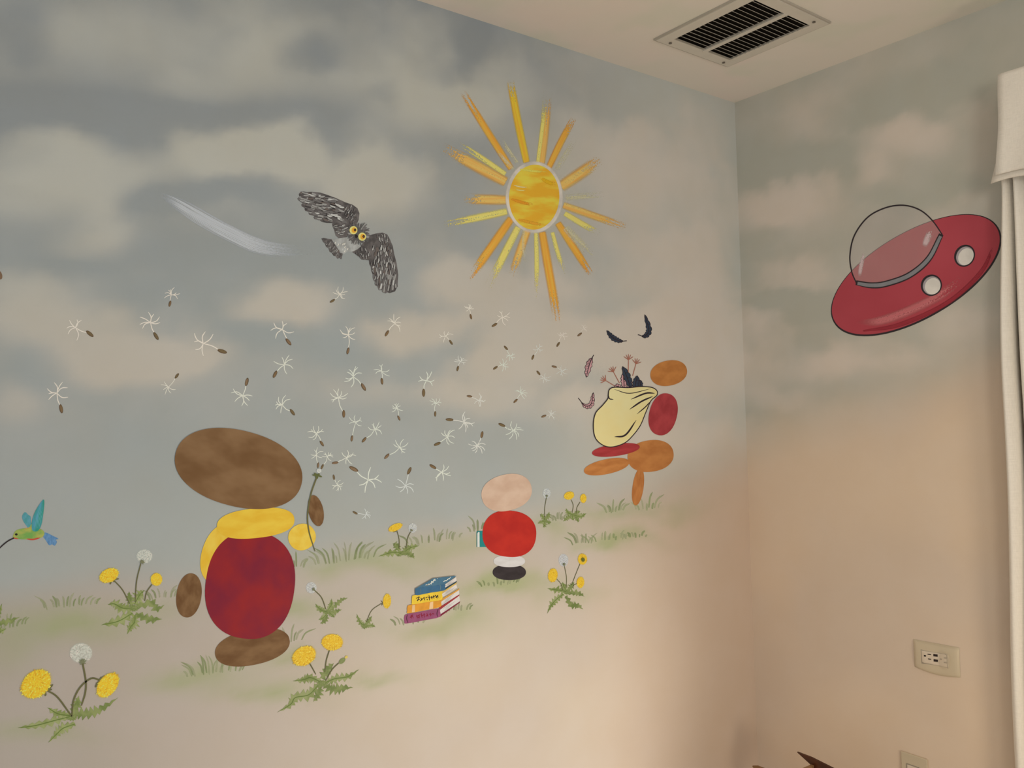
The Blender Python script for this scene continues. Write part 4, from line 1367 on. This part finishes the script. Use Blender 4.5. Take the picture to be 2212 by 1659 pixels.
# ------------------------------------------------------------------ mural: the flying saucer on the right wall
Z = zoomer(1760, 420, 4.878)
AT = (1950, 600)
INKR = paint((42, 34, 34), AT)
sa = empty('painted_saucer', on_wall(1960, 600, 'R'), 'tilted red painted flying saucer with a clear dome and two white portholes', 'flying saucer')
d = Draw('R', 0.0006)
o, uv = ell(1065, 845, 985, 445, -30, 96, 0, 2.05)
o2, _ = ell(1069, 851, 1001, 458, -30, 96, 0, 2.05)
d.poly(Z(o2), INKR)
d.poly(Z(o), two_tone((152, 60, 64), (140, 50, 54), AT, 1.2, 1.2, 0.3, 0.7))
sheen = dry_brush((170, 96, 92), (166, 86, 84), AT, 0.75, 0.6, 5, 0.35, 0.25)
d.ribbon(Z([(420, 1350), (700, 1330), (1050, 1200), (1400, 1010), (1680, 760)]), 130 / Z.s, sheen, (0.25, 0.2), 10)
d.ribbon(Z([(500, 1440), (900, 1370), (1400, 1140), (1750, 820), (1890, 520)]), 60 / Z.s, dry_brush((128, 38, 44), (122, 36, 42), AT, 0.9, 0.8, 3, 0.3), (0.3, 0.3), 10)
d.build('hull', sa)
d = Draw('R', 0.0014)
dome = sm([(445, 945), (390, 810), (372, 640), (420, 430), (560, 240), (750, 140), (940, 115), (1110, 165), (1240, 275), (1310, 378), (1330, 425), (1200, 660), (1000, 840), (720, 945), (560, 965)], 6, True)
d.poly(Z(dome), raw(tuple(round(v, 4) for v in paint_of((176, 160, 146), AT)), 'dome_glass_paint', 0.4, 0.05, 12, 0.26))
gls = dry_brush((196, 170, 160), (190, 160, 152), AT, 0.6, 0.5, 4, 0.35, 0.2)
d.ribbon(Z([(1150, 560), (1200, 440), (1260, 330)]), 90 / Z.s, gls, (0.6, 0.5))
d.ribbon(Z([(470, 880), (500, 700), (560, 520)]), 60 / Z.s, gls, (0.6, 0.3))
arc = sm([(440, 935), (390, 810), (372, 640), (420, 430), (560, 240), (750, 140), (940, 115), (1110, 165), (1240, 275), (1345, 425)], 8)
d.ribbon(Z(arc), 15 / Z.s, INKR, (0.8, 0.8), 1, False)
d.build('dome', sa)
d = Draw('R', 0.0020)
rim = [(435, 930), (600, 958), (760, 940), (1000, 850), (1200, 680), (1335, 420)]
d.ribbon(Z(rim), 66 / Z.s, INKR, (0.75, 0.75), 10)
d.ribbon(Z([(452, 938), (600, 958), (760, 940), (1000, 850), (1200, 680), (1328, 440)]), 40 / Z.s, paint((110, 106, 102), AT), (0.8, 0.8), 10)
d.build('dome_rim', sa)
for cx, cy, rx, ry, rot in ((1580, 646, 92, 112, 32), (1230, 957, 96, 106, 32)):
    d = Draw('R', 0.0016)
    d.blob(*Z((cx, cy)), (rx + 14) / Z.s, (ry + 8) / Z.s, rot, INKR)
    d.blob(*Z((cx + 4, cy + 3)), (rx - 4) / Z.s, (ry - 8) / Z.s, rot, paint((140, 128, 122), AT))
    d.blob(*Z((cx + 14, cy + 10)), (rx - 16) / Z.s, (ry - 18) / Z.s, rot, paint((196, 178, 158), AT))
    d.build('porthole', sa)

# ------------------------------------------------------------------ ceiling vent
WHT = raw((0.72, 0.69, 0.63), 'white_enamel', 0.45, 0.02, 20)
DARK = raw((0.016, 0.014, 0.012), 'dark_duct', 0.8, 0.1, 20, None, 0.05)
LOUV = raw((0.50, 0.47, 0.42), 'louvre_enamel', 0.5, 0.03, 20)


def oc(px, py):
    p = hit(px, py, 2, CEIL)
    return p.x, p.y


gx0, gx1 = oc(1456, 80)[0], (oc(1576, 126)[0] + oc(1748, 49)[0]) / 2
gy0, gy1 = oc(1748, 49)[1], (oc(1456, 80)[1] + oc(1576, 126)[1]) / 2
fx0, fy0 = oc(1423, 80)[0], oc(1782, 43)[1]
fx1, fy1 = gx1 + (gx0 - fx0), gy1 + (gy0 - fy0)
vent = empty('ceiling_vent', ((fx0 + fx1) / 2, (fy0 + fy1) / 2, CEIL), 'white square air return vent with two rows of louvres on the ceiling', 'air vent')
T = 0.012
bm = bmesh.new()
for lo, hi in (((fx0, fy0), (gx0, fy1)), ((gx1, fy0), (fx1, fy1)), ((gx0, fy0), (gx1, gy0)), ((gx0, gy1), (gx1, fy1))):
    bm_box(bm, (lo[0], lo[1], CEIL - T * .55), (hi[0], hi[1], CEIL - 0.0005))
bm_obj('frame', bm, WHT, vent)
bm = bmesh.new()
e = 0.005
for lo, hi in (((fx0 - e, fy0 - e), (fx0, fy1 + e)), ((fx1, fy0 - e), (fx1 + e, fy1 + e)), ((fx0, fy0 - e), (fx1, fy0)), ((fx0, fy1), (fx1, fy1 + e))):
    bm_box(bm, (lo[0], lo[1], CEIL - T * .4), (hi[0], hi[1], CEIL - 0.0003))
bm_obj('frame_lip', bm, LOUV, vent)
bm = bmesh.new()
bm_box(bm, (gx0 - .004, gy0 - .004, CEIL - 0.0012), (gx1 + .004, gy1 + .004, CEIL - 0.0004))
bm_obj('duct_opening', bm, DARK, vent)
mx0 = (oc(1528, 106)[0] + oc(1690, 24)[0]) / 2
bw = 0.0075
bm = bmesh.new()
bm_box(bm, (mx0 - bw, gy0 - .002, CEIL - T * .75), (mx0 + bw, gy1 + .002, CEIL - 0.001))
bm_obj('centre_bar', bm, WHT, vent)
NS = 17
for xa, xb in ((gx0, mx0 - bw), (mx0 + bw, gx1)):
    bm = bmesh.new()
    for i in range(NS):
        y = gy0 + (gy1 - gy0) * (i + 0.55) / NS
        # tilted blade: lower lip towards the room
        w, th = 0.0062, 0.0007
        vs = []
        for x in (xa, xb):
            for dy, dz in ((-w * .62, -T * .62), (-w * .62 + th, -T * .62 - th), (w * .62, -0.002), (w * .62 - th, -0.002 + th)):
                vs.append(bm.verts.new((x, y + dy, CEIL + dz)))
        for q in ((0, 1, 2, 3), (4, 7, 6, 5), (0, 4, 5, 1), (1, 5, 6, 2), (2, 6, 7, 3), (3, 7, 4, 0)):
            bm.faces.new([vs[j] for j in q])
    bm_obj('louvres', bm, LOUV, vent)
for px, py in ((1448, 87), (1563, 129.5), (1758, 41)):
    x, y = oc(px, py)
    bm = bmesh.new()
    bmesh.ops.create_cone(bm, cap_ends=True, segments=16, radius1=0.0045, radius2=0.0032, depth=0.003)
    bmesh.ops.translate(bm, verts=bm.verts, vec=(x, y, CEIL - T * .55 - 0.0012))
    bm_obj('screw', bm, raw((0.16, 0.14, 0.12), 'screw_steel', 0.4), vent, smooth=False)

# ------------------------------------------------------------------ outlet and lower plate on the right wall
IV = raw((0.68, 0.60, 0.46), 'ivory_plastic', 0.35, 0.02, 20)
IVL = raw((0.80, 0.71, 0.60), 'light_plastic', 0.3, 0.02, 20)
HOLE = raw((0.03, 0.02, 0.02), 'socket_hole', 0.6)
GREYP = raw((0.40, 0.36, 0.30), 'shaded_slot', 0.5)


def right_pt(px, py, d):
    p = hit(px, py, 0, -d)
    return p


def quad_uv(Q):
    """bilinear map of the unit square to four photo corners on the right wall"""
    P = [wr(*q) for q in Q]

    def f(s, t, d):
        a = [P[0][k] + (P[1][k] - P[0][k]) * s for k in (0, 1)]
        b = [P[3][k] + (P[2][k] - P[3][k]) * s for k in (0, 1)]
        return Vector((-d, -(a[0] + (b[0] - a[0]) * t), a[1] + (b[1] - a[1]) * t))
    return f


def pillow(name, f, mat, parent, d0, d1, s0=0, s1=1, t0=0, t1=1, n=14, rim=0.16, bulge=0.0, power=2.6):
    """domed plate over part of the square"""
    bm = bmesh.new()
    g = []
    for i in range(n + 1):
        row = []
        for j in range(n + 1):
            a, b = i / n, j / n
            s, t = s0 + (s1 - s0) * a, t0 + (t1 - t0) * b
            ea, eb = abs(2 * a - 1) ** power, abs(2 * b - 1) ** power
            h = max(0.0, (1 - ea) * (1 - eb)) ** rim
            tt = t + (bulge * (1 - (2 * a - 1) ** 2) * max(0, 2 * b - 1) if bulge else 0)
            row.append(bm.verts.new(f(s, tt, d0 + (d1 - d0) * h)))
        g.append(row)
    for i in range(n):
        for j in range(n):
            bm.faces.new((g[i][j], g[i][j + 1], g[i + 1][j + 1], g[i + 1][j]))
    return bm_obj(name, bm, mat, parent, smooth=True)


zo = zoomer(1900, 1340, 5.2)
ol = empty('wall_outlet', on_wall(*zo((640, 430)), 'R'), 'ivory wall plate holding a double power outlet with USB ports, left of the curtain', 'power outlet')
PQ = [zo((398, 212)), zo((896, 306)), zo((908, 640)), zo((392, 530))]
PF = quad_uv([zo((380, 210)), zo((896, 306)), zo((910, 642)), zo((395, 520))])
pillow('plate', PF, IV, ol, 0.0005, 0.0105, bulge=0.10, n=22, rim=0.30, power=3.2)
IF = quad_uv([zo((486, 325)), zo((774, 372)), zo((784, 524)), zo((496, 468))])
rec = pillow('receptacle', IF, IVL, ol, 0.0098, 0.0122, n=12, rim=0.12, power=5)
gap = pillow('receptacle_gap', quad_uv([zo((480, 318)), zo((781, 367)), zo((791, 531)), zo((490, 476))]), GREYP, ol, 0.0098, 0.0108, n=12, rim=0.10, power=8)


def slot(pts, mat, d, name='socket_hole'):
    bm = bmesh.new()
    F = [right_pt(*zo(p), d) for p in pts]
    B = [right_pt(*zo(p), d - 0.001) for p in pts]
    fv = [bm.verts.new(p) for p in F]
    bv = [bm.verts.new(p) for p in B]
    bm.faces.new(fv)
    for i in range(len(fv)):
        j = (i + 1) % len(fv)
        bm.faces.new((fv[i], bv[i], bv[j], fv[j]))
    return bm_obj(name, bm, mat, rec)


def rot_rect(cx, cy, w, h, sk=0.14):
    return [(cx - w, cy - h - w * sk), (cx + w, cy - h + w * sk), (cx + w, cy + h + w * sk), (cx - w, cy + h - w * sk)]


for (cx, cy, w, h, mt, nm) in ((509, 399, 11, 9, HOLE, 'socket_hole'), (558, 383, 19, 5, HOLE, 'socket_hole'), (562, 436, 17, 5, HOLE, 'socket_hole'), (628, 394, 24, 13, HOLE, 'usb_port'), (631, 452, 24, 13, HOLE, 'usb_port'),
                               (689, 437, 11, 8, GREYP, 'socket_hole'), (740, 424, 19, 6, GREYP, 'socket_hole'), (740, 476, 19, 6, GREYP, 'socket_hole')):
    slot(rot_rect(cx, cy, w, h), mt, 0.0128, nm)
# clear child-safety plug over the right socket
m_, nt_, N_, L_ = new_mat('clear_plastic')
MCLR = finish(m_, N_, L_, (0.78, 0.70, 0.58), 0.12, 0.30, 0.5)
bm = bmesh.new()
ctr = []
for ring, (k, dd) in enumerate(((1.0, 0.0125), (1.0, 0.0165), (0.86, 0.018), (0.001, 0.018))):
    row = []
    for i in range(32):
        a = 2 * math.pi * i / 32
        x = 728 + 58 * k * math.copysign(abs(math.cos(a)) ** 0.7, math.cos(a))
        y = 456 + 92 * k * math.copysign(abs(math.sin(a)) ** 0.8, math.sin(a)) + (x - 728) * 0.16
        row.append(bm.verts.new(right_pt(*zo((x, y)), dd)))
    ctr.append(row)
for r0, r1 in zip(ctr, ctr[1:]):
    for i in range(32):
        j = (i + 1) % 32
        bm.faces.new((r0[i], r0[j], r1[j], r1[i]))
tag(bm_obj('safety_plug', bm, MCLR, None, right_pt(*zo((728, 456)), 0.013), smooth=True), 'clear plastic safety plug covering the right half of the outlet', 'safety plug')

wp = empty('wall_plate', right_pt(1976, 1690, 0), 'lower ivory wall plate with a framed insert, cut off by the bottom edge', 'switch plate')
a, b = wr(*zo((250, 1465))), wr(*zo((545, 1555)))
u0, u1, zt = a[0], b[0], (a[1] + b[1]) / 2
bm = bmesh.new()
bm_box(bm, (-0.007, -u1, zt - 0.118), (-0.0004, -u0, zt), 0.002)
bm_obj('plate', bm, IV, wp)
a, b = wr(*zo((322, 1606))), wr(*zo((455, 1645)))
iu0, iu1, iz = a[0], b[0], (a[1] + b[1]) / 2
bm = bmesh.new()
bm_box(bm, (-0.0082, -iu1 - .0015, iz - 0.07), (-0.006, -iu0 + .0015, iz + .0015))
bm_obj('insert_frame', bm, GREYP, wp)
bm = bmesh.new()
bm_box(bm, (-0.0096, -iu1 + .001, iz - 0.068), (-0.007, -iu0 - .001, iz - .001), 0.001)
bm_obj('rocker', bm, IVL, wp)


# ------------------------------------------------------------------ curtain and valance
def linen(name, col, rough=0.85):
    m, nt, N, L = new_mat(name)
    tc = nd(N, 'ShaderNodeTexCoord')
    outs = []
    for sc in ((1, 60, 900), (1, 900, 60)):
        mp = nd(N, 'ShaderNodeMapping')
        mp.inputs['Scale'].default_value = sc
        L.new(tc.outputs['Object'], mp.inputs[0])
        no = nd(N, 'ShaderNodeTexNoise')
        no.inputs['Scale'].default_value = 1.0
        no.inputs['Detail'].default_value = 2
        L.new(mp.outputs[0], no.inputs['Vector'])
        outs.append(no.outputs[0])
    s = mth(N, L, 'MULTIPLY', mth(N, L, 'ADD', outs[0], outs[1]), 0.5)
    c = mixc(N, L, ramp(N, L, s, 0.36, 0.62), tuple(v * 0.92 for v in col), col)
    bp = nd(N, 'ShaderNodeBump')
    bp.inputs['Strength'].default_value = 0.25
    bp.inputs['Distance'].default_value = 0.002
    L.new(s, bp.inputs['Height'])
    return finish(m, N, L, c, rough, None, 0.1, bp.outputs[0])


LIN = linen('white_linen', (0.95, 0.92, 0.87))
LIN2 = linen('lining_linen', (0.90, 0.86, 0.80))


def sheet(name, fn, nu, nv, mat, parent=None, loc=None, thick=0.002):
    bm = bmesh.new()
    g = [[bm.verts.new(fn(i / nu, j / nv)) for j in range(nv + 1)] for i in range(nu + 1)]
    for i in range(nu):
        for j in range(nv):
            bm.faces.new((g[i][j], g[i][j + 1], g[i + 1][j + 1], g[i + 1][j]))
    o = bm_obj(name, bm, mat, parent, loc, smooth=True)
    md = o.modifiers.new('thickness', 'SOLIDIFY')
    md.thickness = thick
    return o


VX = -0.150                                # front face of the valance
v_top = hit(2157, 160, 0, VX)
v_bot = hit(2155, 379, 0, VX)
VY0 = (v_top.y + v_bot.y) / 2
l_bot = hit(2141, 397, 0, VX + 0.012)
va = empty('window_valance', (VX, VY0, v_bot.z), 'white woven linen valance box above the curtain, at the right edge', 'valance')


def vfront(s, t):
    z = v_top.z + (v_bot.z - v_top.z) * t
    y = VY0 - 0.9 * s
    edge = 0.002 * math.sin(7 * t + 1) * math.exp(-s * 30)
    x = VX - 0.004 * math.sin(9 * s * 6 + 3 * t) * t - 0.006 * t
    y += edge + (v_bot.y - v_top.y) * (t - 0.5) * math.exp(-s * 10)
    return (x, y, z + 0.003 * math.sin(40 * s) * t)


sheet('front_panel', vfront, 60, 30, LIN, va)


def vreturn(s, t):
    z = v_top.z - 0.004 + (v_bot.z + 0.03 - v_top.z) * t
    return (VX + 0.004 + 0.030 * s, VY0 - 0.004, z)


sheet('side_return', vreturn, 12, 12, LIN2, va)


def vtop(s, t):
    return (VX + 0.003 + (-0.005 - VX) * t, VY0 - 0.004 - 0.9 * s, v_top.z - 0.004)


sheet('top_board', vtop, 20, 4, LIN2, va)


def vlining(s, t):
    z0 = hit(2148, 250, 0, VX + 0.012).z
    z = z0 + (l_bot.z - z0) * t
    y0 = VY0 - 0.012 + (l_bot.y - VY0 + 0.012) * t ** 1.2
    return (VX + 0.014 - 0.005 * t, y0 - 0.88 * s, z + 0.004 * math.sin(30 * s))


sheet('lining', vlining, 50, 20, LIN2, va)

CXX = -0.085
c_top = hit(2156, 400, 0, CXX)
c_bot = hit(2181, 1659, 0, CXX)
c_mid = hit(2158, 800, 0, CXX)
g_top = hit(2188, 470, 0, CXX)
c_end = c_bot.z - 0.62
cu = empty('window_curtain', (CXX, c_top.y, c_end), 'white linen curtain hanging in folds below the valance, at the right edge', 'curtain')
FW = abs(g_top.y - c_top.y)


def fold(k, wide):
    def fn(s, t):
        z = c_top.z + 0.06 + (c_end - c_top.z - 0.06) * t
        tt = min(1.0, max(0.0, (c_top.z - z) / (c_top.z - c_bot.z)))
        yl = c_top.y + (c_mid.y - c_top.y) * sstep(0, .35, tt) + (c_bot.y - c_mid.y) * sstep(.25, 1.0, tt)
        w = FW * wide * (1 + 0.55 * tt)
        y = yl - k * FW * (1 + 0.55 * tt) - w * s + 0.003 * math.sin(9 * tt + k)
        prof = math.sin(math.pi * min(max(s * 0.98 + 0.01, 0), 1)) ** 0.7
        x = CXX + 0.045 - (0.055 + 0.01 * math.sin(5 * tt + 2 * k)) * prof
        return (x, y, z)
    return fn


for k in range(14):
    o = sheet('fold', fold(k * 1.02, 1.0), 14, 60, LIN, cu, None, 0.0015)

# ------------------------------------------------------------------ dark wooden bird whose wing tips rise into the bottom edge
WOOD = raw((0.085, 0.026, 0.010), 'dark_stained_wood', 0.4, 0.35, 18)
WOOD2 = raw((0.30, 0.17, 0.08), 'pale_stained_wood', 0.45, 0.2, 18)
BX = -0.22


def bp_(px, py, x=BX):
    p = hit(px, py, 0, x)
    return p


def slab(name, pts, thick, mat, parent):
    bm = bmesh.new()
    f = [bm.verts.new((p.x - thick / 2, p.y, p.z)) for p in pts]
    b = [bm.verts.new((p.x + thick / 2, p.y, p.z)) for p in pts]
    bm.faces.new(f)
    bm.faces.new(b[::-1])
    for i in range(len(f)):
        j = (i + 1) % len(f)
        bm.faces.new((f[i], b[i], b[j], f[j]))
    return bm_obj(name, bm, mat, parent)


bird = empty('wooden_bird', bp_(1760, 1760), 'dark brown wooden toy, only its pointed wing tips showing at the bottom', 'wooden toy')
slab('wing', [bp_(*p) for p in ((1722.5, 1624), (1752, 1635), (1800, 1659), (1850, 1690), (1880, 1740), (1800, 1715), (1757, 1672), (1752, 1651))], 0.006, WOOD, bird)
slab('wing', [bp_(*p, BX + 0.05) for p in ((1626, 1654), (1636, 1654), (1652, 1660), (1700, 1700), (1740, 1750), (1690, 1740), (1650, 1695))], 0.006, WOOD2, bird)
bm = bmesh.new()
bmesh.ops.create_uvsphere(bm, u_segments=24, v_segments=16, radius=1.0)
cc = bp_(1752, 1705, BX - 0.005)
for v in bm.verts:
    v.co = Vector((v.co.x * 0.030, v.co.y * 0.055, v.co.z * 0.052 * (1 - 0.25 * v.co.y))) + cc
bm_obj('body', bm, WOOD, bird, smooth=True)
slab('crest', [bp_(*p, BX - 0.012) for p in ((1736, 1658), (1744, 1655), (1750, 1652), (1757, 1655), (1752, 1672), (1738, 1680))], 0.010, WOOD2, bird)
bm = bmesh.new()
bmesh.ops.create_cone(bm, cap_ends=True, segments=20, radius1=0.05, radius2=0.05, depth=0.012)
pz = cc.z - 0.30
bmesh.ops.translate(bm, verts=bm.verts, vec=(cc.x, cc.y, pz))
bmesh.ops.create_cone(bm, cap_ends=True, segments=16, radius1=0.007, radius2=0.007, depth=0.27, matrix=__import__('mathutils').Matrix.Translation((cc.x, cc.y, cc.z - 0.165)))
bm_obj('stand', bm, WOOD, bird)

# ------------------------------------------------------------------ light and camera
world = bpy.data.worlds.new('room_fill')
SC.world = world
world.use_nodes = True
bg = world.node_tree.nodes['Background']
bg.inputs[0].default_value = (1.0, 0.975, 0.90, 1)
bg.inputs[1].default_value = 0.50


def lamp(name, kind, loc, energy, col, size, rot=None):
    d = bpy.data.lights.new(name, kind)
    d.energy = energy
    d.color = col
    if kind == 'POINT':
        d.shadow_soft_size = size
    elif kind == 'AREA':
        d.size = size
    o = bpy.data.objects.new(name, d)
    COL.objects.link(o)
    o.location = loc
    if rot:
        o.rotation_euler = rot
    return o


def aim(o, target):
    o.rotation_euler = (Vector(target) - o.location).to_track_quat('-Z', 'Y').to_euler()


# unseen lamp low before the long wall; its cone is shaped to leave the corner dark
sp = lamp('low_lamp_light', 'SPOT', (-0.92, -1.10, 0.42), 27.0, (1.0, 0.86, 0.66), 0.08)
sp.data.spot_size = math.radians(104)
sp.data.spot_blend = 0.62
sp.data.shadow_soft_size = 0.08
aim(sp, (-1.30, 0.0, 0.72))
lamp('curtain_side_light', 'POINT', (-0.70, -1.62, 0.74), 11.0, (1.0, 0.81, 0.57), 0.12)  # added point light, out of view, to brighten the right wall and curtain
lamp('room_fill', 'POINT', (-1.45, -1.85, 2.05), 14.5, (1.0, 0.90, 0.74), 0.15)  # added fill without a fixture, lifts the upper right wall and ceiling

cd = bpy.data.cameras.new('camera')
cd.sensor_width = 36.0
cd.lens = FPX / W * 36.0
cd.clip_start = 0.01
cam = bpy.data.objects.new('camera', cd)
COL.objects.link(cam)
M = __import__('mathutils').Matrix((
    (RX.x, RY.x, -RZ.x, CAM.x), (RX.y, RY.y, -RZ.y, CAM.y), (RX.z, RY.z, -RZ.z, CAM.z), (0, 0, 0, 1)))
cam.matrix_world = M
SC.camera = cam
SC.view_settings.view_transform = 'Standard'
SC.view_settings.look = 'None'
SC.view_settings.exposure = 0.0
SC.view_settings.gamma = 1.0
SC.cycles.transparent_max_bounces = 32
